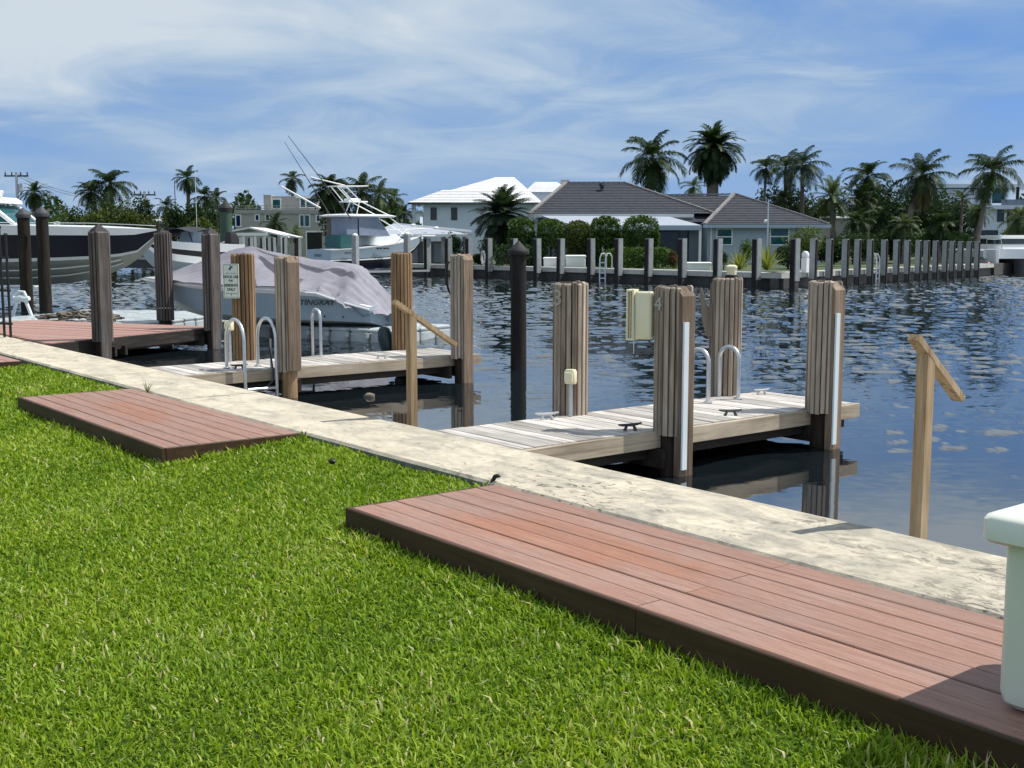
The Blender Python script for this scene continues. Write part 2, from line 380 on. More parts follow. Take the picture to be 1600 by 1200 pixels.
M['trunk'] = wood('palm_trunk', [(.07, .06, .05), (.16, .14, .115), (.25, .225, .19)], 'x', 5, 30, var_obj=.2)[0]
M['bark'] = wood('tree_bark', [(.03, .022, .016), (.07, .055, .04), (.13, .105, .08)], 'z', 6, 30, var_obj=.2)[0]

# lawn and grass
def grassmat():
    m, t, b = newmat('grass_blade'); t.nodes.remove(b)
    at_ = t.nodes.new('ShaderNodeAttribute'); at_.attribute_name = 'tone'
    geo = t.nodes.new('ShaderNodeNewGeometry'); P = geo.outputs['Position']
    c = ramp(t, at_.outputs['Fac'], [(0, (.055, .115, .010)), (.35, (.135, .245, .016)), (.72, (.250, .370, .028)), (.92, (.37, .46, .085)), (1, (.58, .54, .34))])
    big = noise(t, P, .9, 3, .6); c = mix(t, ramp(t, big, [(.38, 0.0), (.66, .55)]), c, mix(t, 1.0, c, (1.25, 1.12, .85), 'MULTIPLY'))
    d = t.nodes.new('ShaderNodeBsdfPrincipled'); L(t, c, d.inputs['Base Color']); d.inputs['Roughness'].default_value = .5; d.inputs['Specular IOR Level'].default_value = .22
    tr = t.nodes.new('ShaderNodeBsdfTranslucent'); L(t, mix(t, 1.0, c, (1.3, 1.3, .5), 'MULTIPLY'), tr.inputs[0])
    mx = t.nodes.new('ShaderNodeMixShader'); mx.inputs[0].default_value = .38
    L(t, d.outputs[0], mx.inputs[1]); L(t, tr.outputs[0], mx.inputs[2])
    o = [n for n in t.nodes if n.type == 'OUTPUT_MATERIAL'][0]; L(t, mx.outputs[0], o.inputs[0]); return m
M['grass'] = grassmat()
M['lawn'] = plain('lawn_soil', (.045, .075, .012), .95, .4, 25, bumpy=.5, spec=.05)
M['farlawn'] = plain('far_lawn', (.05, .075, .025), .9, .3, .8)
def watermat():
    m, t, b = newmat('canal_water'); geo = t.nodes.new('ShaderNodeNewGeometry'); P = geo.outputs['Position']
    b.inputs['Base Color'].default_value = (.007, .011, .014, 1); b.inputs['Roughness'].default_value = .03; b.inputs['IOR'].default_value = 3.6
    WROT = -(math.pi/2 - HEAD)                                        # ripples lie across the breeze
    v = mapping(t, P, (1, 1, 1), (0, 0, 0), (0, 0, WROT))
    calm = ramp(t, noise(t, P, .09, 2, .5), [(.35, .35), (.65, 1.0)])
    sp = t.nodes.new('ShaderNodeSeparateXYZ'); L(t, P, sp.inputs[0])
    def vm(op, x, y):
        n = t.nodes.new('ShaderNodeVectorMath'); n.operation = op
        for i, q in enumerate((x, y)):
            if isinstance(q, tuple): n.inputs[i].default_value = q
            elif op == 'SCALE' and i == 1: L(t, q, n.inputs['Scale'])
            else: L(t, q, n.inputs[i])
        return n.outputs[0]
    def tilt(scale, sv, k, detail=2):
        c = noise(t, mapping(t, v, sv), scale, detail, .5, .3, 1)
        return vm('MULTIPLY', vm('SUBTRACT', c, (.5, .5, .5)), (k*.55, k, 0))
    tl = vm('ADD', vm('ADD', tilt(1.2, (.40, 1, 1), .03), tilt(4.6, (.42, 1, 1), .08)), tilt(13.0, (.55, 1, 1), .13))
    far = ramp(t, math_(t, 'MULTIPLY', math_(t, 'SUBTRACT', sp.outputs[1], 5.2), 1/13.0, True), [(0, .13), (.22, .36), (1, 1.0)])
    tl = vm('SCALE', tl, math_(t, 'MULTIPLY', far, calm))
    rot = t.nodes.new('ShaderNodeVectorRotate'); rot.rotation_type = 'Z_AXIS'; rot.inputs['Angle'].default_value = -WROT; L(t, tl, rot.inputs['Vector'])
    nn = t.nodes.new('ShaderNodeVectorMath'); nn.operation = 'NORMALIZE'; L(t, vm('ADD', rot.outputs[0], (0, 0, 1)), nn.inputs[0])
    L(t, nn.outputs[0], b.inputs['Normal']); return m
M['water'] = watermat()

# ------------------------------------------------------------------ ground, water, seawall
WZ = -.36
CAP0, CAP1 = 4.37, 5.26               # lawn edge and water edge of the seawall cap
struct(obj('water', MB().poly([(-700, 5.0, WZ - .4), (300, 5.0, WZ - .4), (300, 700, WZ - .4), (-700, 700, WZ - .4)]), M['water']))
def wave_patch():
    """the open canal in front of the seawall as a real rippled surface"""
    g_ = np.random.default_rng(11)
    na = 760; an = np.linspace(R(-38), R(42), na)
    r = [5.0]
    while r[-1] < 92: r.append(r[-1] + .035 + .0016*r[-1] + .00003*r[-1]**2)
    r = np.array(r); A, RR = np.meshgrid(an, r)
    hx, hy = FW.x, FW.y
    X = RR*(np.cos(A)*hx + np.sin(A)*RT.x); Y = RR*(np.cos(A)*hy + np.sin(A)*RT.y)
    def vn(x, y, sc):                                   # cheap smooth patchiness
        return .5 + .25*np.sin(x*sc + 1.3*np.sin(y*sc*.7 + 2)) + .25*np.sin(y*sc*1.3 + 1.1*np.sin(x*sc*.9 + 4))
    wx = X + .35*np.sin(Y*.9 + .5*np.sin(X*.6)); wy = Y + .35*np.sin(X*.8 + .6*np.sin(Y*.7))
    Hh = np.zeros_like(X); S = np.zeros_like(X); base_ = math.atan2(hy, hx)
    for k in range(46):
        lam = .22*(1.25/.22)**g_.random(); th = base_ + g_.normal(0, .55); kk = 2*np.pi/lam
        sl = .034*(1.15 if lam < .8 else .75)
        env = .35 + 1.3*vn(X + 7*k, Y - 3*k, .35 + .25*g_.random())**2
        ph = kk*(wx*math.cos(th) + wy*math.sin(th)) + g_.uniform(0, 6.28)
        Hh += env*sl/kk*np.sin(ph + .35*np.sin(ph))
    lee = np.interp(Y, [5.2, 6.5, 9, 13, 20], [.30, .40, .75, 1.1, 1.3]); calm = .55 + .6*vn(X, Y, .11)
    Z = WZ + Hh*lee*calm
    V = np.stack([X, Y, Z], -1).reshape(-1, 3); nr = len(r)
    idx = np.arange(nr*na).reshape(nr, na)
    q = np.stack([idx[:-1, :-1], idx[:-1, 1:], idx[1:, 1:], idx[1:, :-1]], -1).reshape(-1, 4)[:, ::-1]
    ok = (V[q, 1].min(1) > 5.0); q = q[ok]
    me = bpy.data.meshes.new('water'); me.vertices.add(len(V)); me.vertices.foreach_set('co', V.ravel())
    me.loops.add(q.size); me.loops.foreach_set('vertex_index', q.ravel().astype(np.int32)); me.polygons.add(len(q))
    me.polygons.foreach_set('loop_start', np.arange(0, q.size, 4, dtype=np.int32)); me.polygons.foreach_set('use_smooth', np.ones(len(q), bool))
    me.materials.append(M['water']); me.update(calc_edges=True); me.validate(); print('water faces', len(q))
    if me.polygons[0].normal.z < 0: me.flip_normals()
    struct(link('water', me))
wave_patch()
struct(obj('canal_bed', MB().poly([(-900, -60, -3.2), (500, -60, -3.2), (500, 900, -3.2), (-900, 900, -3.2)]), M['soil']))
def lawn_z(y):
    ys = [-30, 0, 2.0, 3.3, 4.37]; zs = [-.26, -.24, -.20, -.14, -.055]
    return float(np.interp(y, ys, zs))
mb = MB(); ys = [-30, -6, 0, 1, 2, 2.7, 3.3, 3.8, CAP0 + .02]
mb.loft([[(-300, y, lawn_z(y)), (60, y, lawn_z(y))] for y in ys], cap=False)
struct(obj('lawn', mb, M['lawn']))
wall = thing('seawall', None, None); struct(wall)
joints = [-300, -60, -42, -30, -25.2, -20.4, -16.1, -13.2, -10.75, -8.24, 1.5, 60]
for i, (a, b) in enumerate(zip(joints[:-1], joints[1:])):
    dz = random.uniform(-.003, .003)
    mb = MB(); g = .006
    n = max(2, int(min(40, (b - a) * 3)))
    secs = []
    for k in range(n + 1):
        x = a + g + (b - a - 2*g) * k / n
        w = [0 if k in (0, n) else random.uniform(-.007, .007) for _ in range(3)]
        secs.append([(x, CAP0 + w[0], -.14), (x, CAP0 + w[0], dz - .02), (x, CAP0 + .02 + w[0]*.5, dz), (x, CAP1 - .03, dz + w[2]*.2), (x, CAP1 + w[1], dz - .025), (x, CAP1 + w[1], -.24), (x, CAP1 - .12, -.24)])
    mb.loft(secs, closed=True)
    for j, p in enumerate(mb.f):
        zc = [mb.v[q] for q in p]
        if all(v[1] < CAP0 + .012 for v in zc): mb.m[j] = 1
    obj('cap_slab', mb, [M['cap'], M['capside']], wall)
obj('wall_face', MB().box(-300, 60, CAP1 - .3, CAP1 - .06, -3.2, -.2), M['wallwet'], wall)
obj('joint_fill', MB().box(-300, 60, CAP0 + .02, CAP1 - .03, -.2, -.018), M['soil'], wall)

# ------------------------------------------------------------------ boarded platforms on the lawn
def platform(label, x0, x1, y0, y1, mat, nplank, end_right=True, end_left=True, group='composite platforms on the lawn', joint=None, zb=-.17):
    t = thing('wooden_platform', label, 'platform', (x0, y0, 0), 0, group)
    Lx = x1 - x0; W = y1 - y0; ft = .026
    y = ft + .007; pw = (W - y) / nplank
    ex0 = ft + .003 if end_left else 0; ex1 = Lx - (ft + .003 if end_right else 0)
    for k in range(nplank):
        cuts = [ex0, ex1] if not joint or k % 2 else [ex0, joint + random.uniform(-.02, .02), ex1]
        for a, b in zip(cuts[:-1], cuts[1:]):
            me = MB().cbox(0, b - a - .004, 0, pw - .007, -.026, 0, .004, 'x').mesh('plank', mat)
            link('plank', me, t, (a + .002, y + k*pw, random.uniform(-.0015, .0015)), (random.uniform(-.004, .004), 0, random.uniform(-.0006, .0006)))
    segs = [0, Lx] if not joint else [0, joint + .02, Lx]
    for a, b in zip(segs[:-1], segs[1:]):
        obj('front_board', MB().cbox(a + .002, b - .002, 0, ft, zb, .001, .005, 'x'), M['fascia'], t)
    if end_left: obj('end_board', MB().cbox(0, ft, ft + .002, W, zb, -.002, .004, 'y'), M['fascia'], t)
    if end_right: obj('end_board', MB().cbox(Lx - ft, Lx, ft + .006, W, zb, .002, .004, 'y'), M['fascia'], t)
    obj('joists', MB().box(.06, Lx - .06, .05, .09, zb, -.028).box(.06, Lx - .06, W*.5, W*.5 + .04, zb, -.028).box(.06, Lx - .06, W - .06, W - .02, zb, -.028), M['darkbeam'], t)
    return t
platform('large reddish composite platform carrying the white dock box', -5.69, .6, 3.285, 4.35, M['deck_near'], 7, True, True, joint=2.34, zb=-.175)
platform('reddish composite platform lying in the lawn facing the middle dock', -11.87, -8.19, 3.20, 4.335, M['deck_far'], 8, True, True, zb=-.15)
platform('reddish composite platform beyond the far end of the lawn', -19.4, -15.5, 3.2, 4.26, M['deck_red'], 7, True, True, zb=-.15)

# ------------------------------------------------------------------ dock box on the big platform
t = thing('dock_box', 'white fibreglass dock box standing on the large platform', 'dock box', (-1.87, 3.48, 0.002))
def rrect(x0, x1, y0, y1, r, z, n=5):
    pts = []
    for cx, cy, a0 in ((x1-r, y1-r, 0), (x0+r, y1-r, 90), (x0+r, y0+r, 180), (x1-r, y0+r, 270)):
        for k in range(n+1):
            a = R(a0 + 90*k/n); pts.append((cx + r*math.cos(a), cy + r*math.sin(a), z))
    return pts
mb = MB().loft([rrect(.03, 1.37, .03, .62, .03, .004), rrect(.008, 1.39, .006, .645, .04, .025), rrect(0, 1.4, 0, .65, .04, .06), rrect(.0, 1.4, .0, .65, .04, .56)], closed=True)
obj('body', mb, M['boxwhite'], t, True)
secs = []
for (i, z) in ((.012, .548), (-.045, .552), (-.055, .562), (-.055, .625), (-.048, .637), (-.03, .645), (.02, .668), (.10, .70), (.20, .722), (.28, .728)):
    secs.append(rrect(i, 1.4 - i, i, .65 - i, .045 if i < .05 else .03, z))
obj('lid', MB().loft(secs, closed=True), M['boxwhite'], t, True)
obj('hinge', MB().box(.25, .40, .655, .70, .53, .56).box(1.0, 1.15, .655, .70, .53, .56), M['alu'], t)

# ------------------------------------------------------------------ dock pilings clad in strips
slat_me = {}
def slat_mesh(h, mat):
    k = (round(h, 2), mat)
    if k not in slat_me:
        out = []
        for v in range(3):
            c = .005; w = .0186; d = .021; tp = .012 + .004*v
            prof = [(-w+c, -d), (w-c, -d), (w, -d+c), (w, d), (-w, d), (-w, -d+c)]
            m_ = MB(); n = len(prof)
            m_.v = [(p[0], p[1], 0) for p in prof] + [(p[0], p[1], h - .012) for p in prof] + [(p[0]*.8, p[1] + (.012 if p[1] < 0 else 0), h) for p in prof]
            for lv in range(2):
                for i in range(n): m_.f.append((lv*n+i, lv*n+(i+1) % n, (lv+1)*n+(i+1) % n, (lv+1)*n+i))
            m_.f += [tuple(range(n-1, -1, -1)), tuple(range(2*n, 3*n))]; m_.m = [0]*len(m_.f)
            out.append(m_.mesh('slat', M[mat]))
        slat_me[k] = out
    return slat_me[k]
def piling(label, x, y, top, mat='slat', side=1, fender=True, strip=False, rad=.128, bottom=-.03, cap=None, core='core', lean=(0, 0), brown=0.0, depth=-1.6, fz=None):
    t = thing('dock_piling', label, 'piling', (x, y, 0), 0, 'pilings of the docks on the near side'); t.rotation_euler = (lean[0], lean[1], 0)
    obj('pile_core', MB().lathe([(rad - .030, depth), (rad - .030, top - .012), (rad - .05, top + .002)], 14), M[core], t, True)
    n = 18
    for k in range(n):
        a = 2*math.pi*(k + .5)/n
        if fender and abs(math.atan2(math.sin(a - (0 if side > 0 else math.pi)), math.cos(a - (0 if side > 0 else math.pi)))) < .45: continue
        h = top - bottom + random.uniform(-.004, .003); m_ = mat
        if brown and random.random() < brown: m_ = 'slat_brown'
        r = rad + random.uniform(-.003, .003)
        sl = link('slat', random.choice(slat_mesh(h, m_)), t, (r*math.cos(a), r*math.sin(a), bottom + random.uniform(-.012, .008)), (0, 0, a + math.pi/2))
    if fender:
        f0, f1 = rad - .03, rad + .035
        z0 = WZ - .6 if fz is None else fz
        mb = MB(); X = lambda q: q*side
        pts = [(f0, top + .002), (f1, top - (.02 if cap else .075)), (f1, z0), (f0, z0)]
        pts = [(X(a), b) for a, b in pts]
        mb.prism(pts if side > 0 else pts[::-1], -.075, .075, 'y')
        obj('rub_board', mb, M['rub'] if mat != 'slat_dark' else M['slat_dark'], t)
        if strip:
            obj('rub_strip', MB().cbox(f1 + .001, f1 + .021, -.072, -.008, -.30, top - .28, .006, 'z'), M['pvc'], t)
    if cap:
        w = rad + .012
        if cap == 'cone': obj('cap', MB().lathe([(w*.98, top - .01), (w, top + .006), (.012, top + .115)], 4, rot=math.pi/4 + .1), M['capblack'], t)
    return t
T1 = 1.16
p3 = piling('clad piling bearing the numeral 3 at the dock edge', -7.705, 6.76, T1, side=-1)
p4 = piling('clad piling bearing the numeral 4 with cream hose box', -6.49, 6.785, T1, side=1, strip=True)
p5 = piling('clad piling topped by a small cream lamp', -7.73, 8.84, T1 + .005, side=-1)
p6 = piling('clad piling with white rub strip at the outer dock corner', -6.475, 8.72, T1, side=1, strip=True)
m1 = piling('clad piling rising beside the chrome ladder of the middle dock', -12.63, 6.55, 1.345, side=1, fz=-.02, brown=.2, depth=-1.4, core='slat_brown')
m2 = piling('brown clad piling carrying the dock rules sign', -13.93, 6.60, 1.365, mat='slat_brown', side=-1)
m3 = piling('brown clad piling behind the handrail on the middle dock', -13.93, 9.02, 1.37, mat='slat_brown', side=-1, fender=False)
m4 = piling('clad piling with black hook at the outer end of the middle dock', -12.62, 9.12, 1.355, side=1, brown=.15)
r1 = piling('dark clad piling with pointed cap near the gate', -18.31, 6.26, 1.684, mat='slat_dark', side=1, rad=.14, cap='cone', lean=(R(.3), R(1.5)))
r2 = piling('dark clad piling whose cap carries black bird spikes', -22.55, 8.98, 1.70, mat='slat_dark', side=-1, rad=.15, cap='cone', brown=.25)
r3 = piling('dark clad piling with pointed cap at the red dock corner', -19.48, 8.62, 1.667, mat='slat_dark', side=1, rad=.138, cap='cone', lean=(0, R(.5)))
def to_mesh(o):
    dg = bpy.context.evaluated_depsgraph_get(); me = bpy.data.meshes.new_from_object(o.evaluated_get(dg)); me.name = o.name
    n = bpy.data.objects.new(o.name.split('.')[0], me); COL.objects.link(n); n.parent = o.parent; n.location = o.location; n.rotation_euler = o.rotation_euler; n.scale = o.scale
    if not me.materials: me.materials.append(o.data.materials[0])
    bpy.data.objects.remove(o); return n
def numeral(txt, parent, x, y, z, size, rz):
    cu = bpy.data.curves.new('numeral', 'FONT'); cu.body = txt; cu.size = size; cu.extrude = .005; cu.align_x = 'CENTER'; cu.bevel_depth = .0015
    o = bpy.data.objects.new('numeral', cu); COL.objects.link(o); o.parent = parent; cu.materials.append(M['numeral'])
    o.location = (x, y, z); o.rotation_euler = (R(90), 0, rz); return to_mesh(o)
az = R(38)                                                     # numerals face the lawn
numeral('3', p3, .158*math.sin(az)-.095, -.158*math.cos(az)-.036, .965, .19, R(18))
numeral('4', p4, -.02, -.157, .97, .155, R(4))
# lamp on piling 5, spikes on piling r2
t = thing('piling_lamp', 'small cream lamp sitting on top of a clad piling', 'lamp', (-7.70, 8.86, T1 + .006))
obj('lamp_base', MB().lathe([(.062, 0), (.062, .018), (.045, .024)], 16), M['capblack'], t)
obj('lamp_lens', MB().lathe([(.048, .024), (.05, .085), (.056, .088), (.056, .108), (.03, .122)], 16), M['cream'], t, True)
t = thing('bird_spike', 'black upright bird spikes on a pointed piling cap', 'bird spikes', (-22.55, 8.98, 1.74))
for dx in (-.10, 0, .10):
    p = MB()
    for q in range(5):
        a = random.uniform(0, 6.28); p.tube([(dx*.62, dx*.78, 0), (dx*.62 + .03*math.cos(a), dx*.78 + .03*math.sin(a), .16 + random.uniform(-.03, .03))], [.012, .004], 5)
    p.blob((dx*.62, dx*.78, .10), (.03, .03, .05), 6, 4)
    obj('spike', p, M['iron'], t)

# ------------------------------------------------------------------ finger docks
def dock(label, x0, x1, y0, y1, pw=.14, gap=.008, mat='plankgrey', side='beam', beams=(6.8, 8.8), loc=(0, 0, 0), rotz=0, over=.05, beam_h=.145):
    t = thing('finger_dock', label, 'dock', (loc[0], loc[1], loc[2]), rotz, 'finger docks reaching out from the seawall')
    y = y0; me = []
    for v in range(4):
        me.append(MB().cbox(0, x1 - x0 - .006, 0, pw - gap, -.036, 0, .005 + .001*v, 'x').mesh('plank', M[mat]))
    while y < y1 - .02:
        link('plank', random.choice(me), t, (x0 + .003 + random.uniform(-.004, .004), y, random.uniform(-.003, .003) - .004), (random.uniform(-.012, .012), random.uniform(-.002, .002), random.uniform(-.002, .002)))
        y += pw
    for xx in (x0, x1):
        s = -1 if xx == x0 else 1
        a, b = sorted((xx, xx + s*.038))
        obj('side_board', MB().cbox(a, b, y0 - .04, y1 + over, -beam_h, -.010, .004, 'y'), M[side], t)
    obj('end_board', MB().cbox(x0 + .002, x1 - .002, y1 + .004, y1 + .042, -beam_h, -.012, .004, 'x'), M[side], t)
    mb = MB()
    for k in range(3):
        xx = x0 + .06 + (x1 - x0 - .17)*k/2; mb.box(xx, xx + .05, y0 - .1, y1 - .05, -.24, -.042)
    for yy in beams: mb.box(x0 - .12, x1 + .12, yy - .14, yy - .09, -.30, -.15).box(x0 - .12, x1 + .12, yy + .09, yy + .14, -.30, -.15)
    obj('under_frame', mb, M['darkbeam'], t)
    return t
dock('grey planked dock between the pilings numbered 3 and 4', -7.655, -6.565, CAP1 + .012, 9.33, beams=(6.77, 8.77))
dock('grey planked dock running out beside the sign piling', -13.85, -12.745, CAP1 + .012, 9.46, beams=(6.57, 9.05))
# the boarded dock by the gate stands askew to the wall
ra = math.atan2(1.76, 3.59)
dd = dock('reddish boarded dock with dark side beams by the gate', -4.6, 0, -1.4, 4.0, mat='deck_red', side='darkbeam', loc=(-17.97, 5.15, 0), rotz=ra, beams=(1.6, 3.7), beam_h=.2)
for o in list(dd.children):                                     # boards that would lie on the seawall are cut away
    if o.name.startswith('plank'):
        wy = 5.15 + math.cos(ra)*(o.location.y + .0) + math.sin(ra)*0
        pts = [5.15 + math.sin(ra)*xl + math.cos(ra)*(o.location.y) for xl in (0, -4.6)]
        if max(pts) < CAP1 + .05: bpy.data.objects.remove(o)
        elif min(pts) < CAP1 + .05:
            # shorten the board so that it starts at the wall
            keep = (CAP1 + .05 - 5.15 - math.cos(ra)*o.location.y) / math.sin(ra)
            keep = max(-4.6, min(0, keep)); ln = 0 - keep
            if ln < .1: bpy.data.objects.remove(o); continue
            o.data = MB().cbox(0, ln, 0, .132, -.036, 0, .005, 'x').mesh('plank', M['deck_red']); o.location.x = keep
    elif o.name.startswith(('side_board', 'under_frame')):
        o.location.z -= .004

# ------------------------------------------------------------------ dock furniture
def cleat(label, x, y, rz, s=1.0, z=0.0, mat='galv'):
    s *= .72
    t = thing('cleat', label, 'cleat', (x, y, z - .002), rz, 'mooring cleats on the docks')
    mb = MB().tube([(-.155*s, 0, .075*s), (-.10*s, 0, .066*s), (0, 0, .062*s), (.10*s, 0, .066*s), (.155*s, 0, .075*s)], [.010*s, .016*s, .018*s, .016*s, .010*s], 8)
    obj('horn', mb, M[mat], t, True)
    for dx in (-.045, .045):
        obj('leg', MB().tube([(dx*1.6*s, 0, 0), (dx*1.5*s, 0, .012*s), (dx*s, 0, .055*s)], [.026*s, .020*s, .014*s], 8), M[mat], t, True)
    return t
cleat('pale cleat at the foot of the piling numbered 3', -7.56, 6.36, R(75))
cleat('grey cleat in the shade before the piling numbered 4', -6.68, 6.50, R(80), mat='capgrey')
cleat('pale cleat beyond the dock ladder near the lamp piling', -7.50, 9.12, R(80), .9)
cleat('dark cleat in front of the outer corner of the near dock', -6.72, 7.76, R(60), .95, mat='capgrey')
cleat('pale cleat on the middle dock in front of its handrail', -12.93, 8.05, R(75), 1.1)
cleat('small dark cleat in shade at the start of the middle dock', -12.95, 6.05, R(80), .95, mat='iron')
def hoop(mb, a, b, zb_a, zb_b, top, r=.021):
    a = Vector((*a, 0)); b = Vector((*b, 0)); c = (a + b)/2; rad = (b - a).length/2; d = (b - a).normalized()
    pts = [Vector((a.x, a.y, zb_a))] + [c - d*rad*math.cos(th) + Vector((0, 0, top - rad + rad*math.sin(th))) for th in [math.pi*k/12 for k in range(13)]] + [Vector((b.x, b.y, zb_b))]
    return mb.tube(pts, r, 10)
def ladder(label, x, y, top, sgn=1, d=.21, w=.40, floor=0.0, out=-.9, down=True):
    """two grab hoops straddling the dock edge at x, one at y and one at y+w; rungs between the outer legs"""
    t = thing('dock_ladder', label, 'ladder', (x, y, 0), 0, 'metal ladders of the near docks')
    for k in (0, 1):
        mb = MB(); hoop(mb, (-sgn*d, k*w), (sgn*.075, k*w), floor, out, top); obj('rail', mb, M['alu'], t, True)
        obj('foot', MB().lathe([(.045, 0), (.045, .008), (.028, .014)], 12, (-sgn*d, k*w, floor)), M['alu'], t)
    for z in (-.22, -.5, -.78):
        obj('rung', MB().cbox(sgn*.04, sgn*.04 + .075, .02, w - .02, z - .015, z + .015, .006, 'y') if sgn > 0 else MB().cbox(-.115, -.04, .02, w - .02, z - .015, z + .015, .006, 'y'), M['alu'], t)
    return t
ladder('metal dock ladder with hoops in front of the lamp piling', -7.57, 8.22, .50, -1, d=.17, w=.43)
ladder('metal ladder hanging into the water from the middle dock', -12.70, 5.97, .60, 1, d=.42, w=.41)
ladder('metal ladder on the boat side of the middle dock', -13.885, 7.15, .62, -1, d=.15, w=.45)
# junction box on the near ladder of the middle dock
t = thing('switch_box', 'small grey switch box on the pole behind the ladder', 'switch box', (-12.80, 6.40, 0))
obj('pole', MB().tube([(0, 0, 0), (0, 0, .42)], .014, 8), M['galv'], t); obj('box', MB().cbox(-.05, .05, -.04, .04, .36, .50, .01, 'z'), M['capgrey'], t)
obj('cable', MB().tube([(.02, -.04, .30), (.10, -.03, .0), (.14, -.05, -.14), (.10, -.16, -.25), (-.05, -.9, -.30)], .012, 6), M['capgrey'], t, True)
# small outlets
def outlet(label, x, y, z0, h, rz):
    t = thing('dock_outlet', label, 'outlet', (x, y, z0), rz, 'small cream power outlets on the docks')
    obj('conduit', MB().tube([(0, 0, 0), (0, 0, h)], .019, 10), M['galv'], t, True)
    mb = MB().loft([rrect(-.045, .045, -.035, .035, .015, h), rrect(-.05, .05, -.042, .04, .02, h + .02), rrect(-.05, .05, -.042, .04, .02, h + .105), rrect(-.04, .04, -.034, .034, .02, h + .125)], closed=True)
    obj('housing', mb, M['cream'], t, True)
    obj('cover', MB().loft([rrect(-.036, .036, -.058, -.04, .006, h + .022), rrect(-.036, .036, -.066, -.04, .006, h + .03), rrect(-.036, .036, -.062, -.04, .006, h + .10)], closed=True), M['creamdk'] if 0 else M['cream'], t, True)
    return t
outlet('cream outlet on a grey conduit before the piling numbered 3', -7.56, 6.63, 0, .285, R(28))
outlet('cream outlet on a short post beside the sign piling', -13.80, 6.33, 0, .40, R(28))
# cream hose box hung on piling 4
t = thing('hose_box', 'cream plastic hose box hung on the piling numbered 4', 'hose box', (-6.635, 6.69, .735), R(24))
mb = MB().loft([[(p[0], y_, p[1]) for p in [(q[0], q[1]) for q in rrect(a, b, c, d, .022, 0)]] for y_, a, b, c, d in ((.02, -.128, .012, .0, .375), (0, -.13, .015, -.004, .38), (-.06, -.13, .015, -.004, .38), (-.072, -.118, .003, .008, .368))], closed=True)
obj('shell', mb, M['cream'], t, True)
for (za, zb) in ((-.016, .002), (.378, .396)):
    obj('rim', MB().cbox(-.196, -.134, -.082, .04, za, zb, .007, 'x'), M['cream'], t)
for xa in (-.197, -.148):
    obj('rim', MB().cbox(xa, xa + .016, -.083, .04, -.014, .394, .006, 'z'), M['cream'], t)
obj('slot', MB().box(-.18, -.148, -.06, .03, .0, .38), M['creamdk'], t)
obj('divider', MB().cbox(-.171, -.163, -.07, .03, .0, .38, .003, 'z'), M['cream'], t)
obj('lanyard', MB().tube([(-.128, -.08, .28), (-.125, -.085, .1), (-.126, -.078, -.12)], .0035, 5), M['pvc'], t)
# timber hooks
t = thing('timber_hook', 'curved wooden line hook fixed to the lamp piling', 'hook', (-7.80, 8.73, .58), R(38))
hp = [(-.02, 0), (.06, .0), (.06, .38), (.03, .38), (0, .33), (-.015, .36), (-.05, .43), (-.085, .56), (-.105, .565), (-.112, .50), (-.095, .36), (-.08, .2)]
obj('hook', MB().prism([(-.06 + p[0]*.75, p[1]*.85) for p in hp][::-1], -.018, .018, 'y'), M['slat'], t)
t = thing('iron_hook', 'black iron line hook on the outer middle dock piling', 'hook', (-12.735, 9.02, .98), R(38))
obj('hook', MB().tube([(.02, 0, .26), (-.03, 0, .27), (-.05, 0, .2), (-.055, 0, .0), (-.02, 0, -.12), (.0, 0, -.16)], [.012, .018, .018, .018, .016, .008], 7), M['iron'], t, True)
# tan handrails at the boarding steps
def handrail(label, x, y, zt, ya, yb, dz):
    t = thing('handrail', label, 'handrail', (x, y, 0), 0, 'sloping timber handrails at the seawall')
    sl = dz/(yb - ya); top = lambda q: zt + .02 + sl*q
    obj('post', MB().prism([(-.034, -1.1), (.034, -1.1), (.034, top(.034) - .018), (-.034, top(-.034) - .018)], -.034, .034, 'x'), M['tan'], t)
    obj('rail', MB().bar((0, ya, top(ya)), (0, yb, top(yb)), .068, .036), M['tan'], t)
    return t
handrail('sloping tan timber handrail beside the white dock box', -3.43, 5.50, .90, -.12, .335, -.36)
handrail('sloping tan timber handrail in front of the middle dock', -8.35, 5.50, .88, -.17, .46, -.40)
# gate of black bars on the seawall
t = thing('iron_gate', 'black iron gate bars closing off the red boarded dock', 'gate', (-19.75, 5.14, 0), R(20))
for k, dx in enumerate((-.36, -.14, .06, .22)):
    obj('bar', MB().tube([(dx, 0, 0), (dx, 0, 1.60 if k % 2 else 1.72)], .021, 8), M['iron'], t)
    obj('finial', MB().blob((dx, 0, 1.63 if k % 2 else 1.75), .035, 8, 6), M['iron'], t)
for z in (.22, .75, 1.28): obj('crossbar', MB().cbox(-.45, .26, -.018, .018, z - .018, z + .018, .004, 'x'), M['iron'], t)
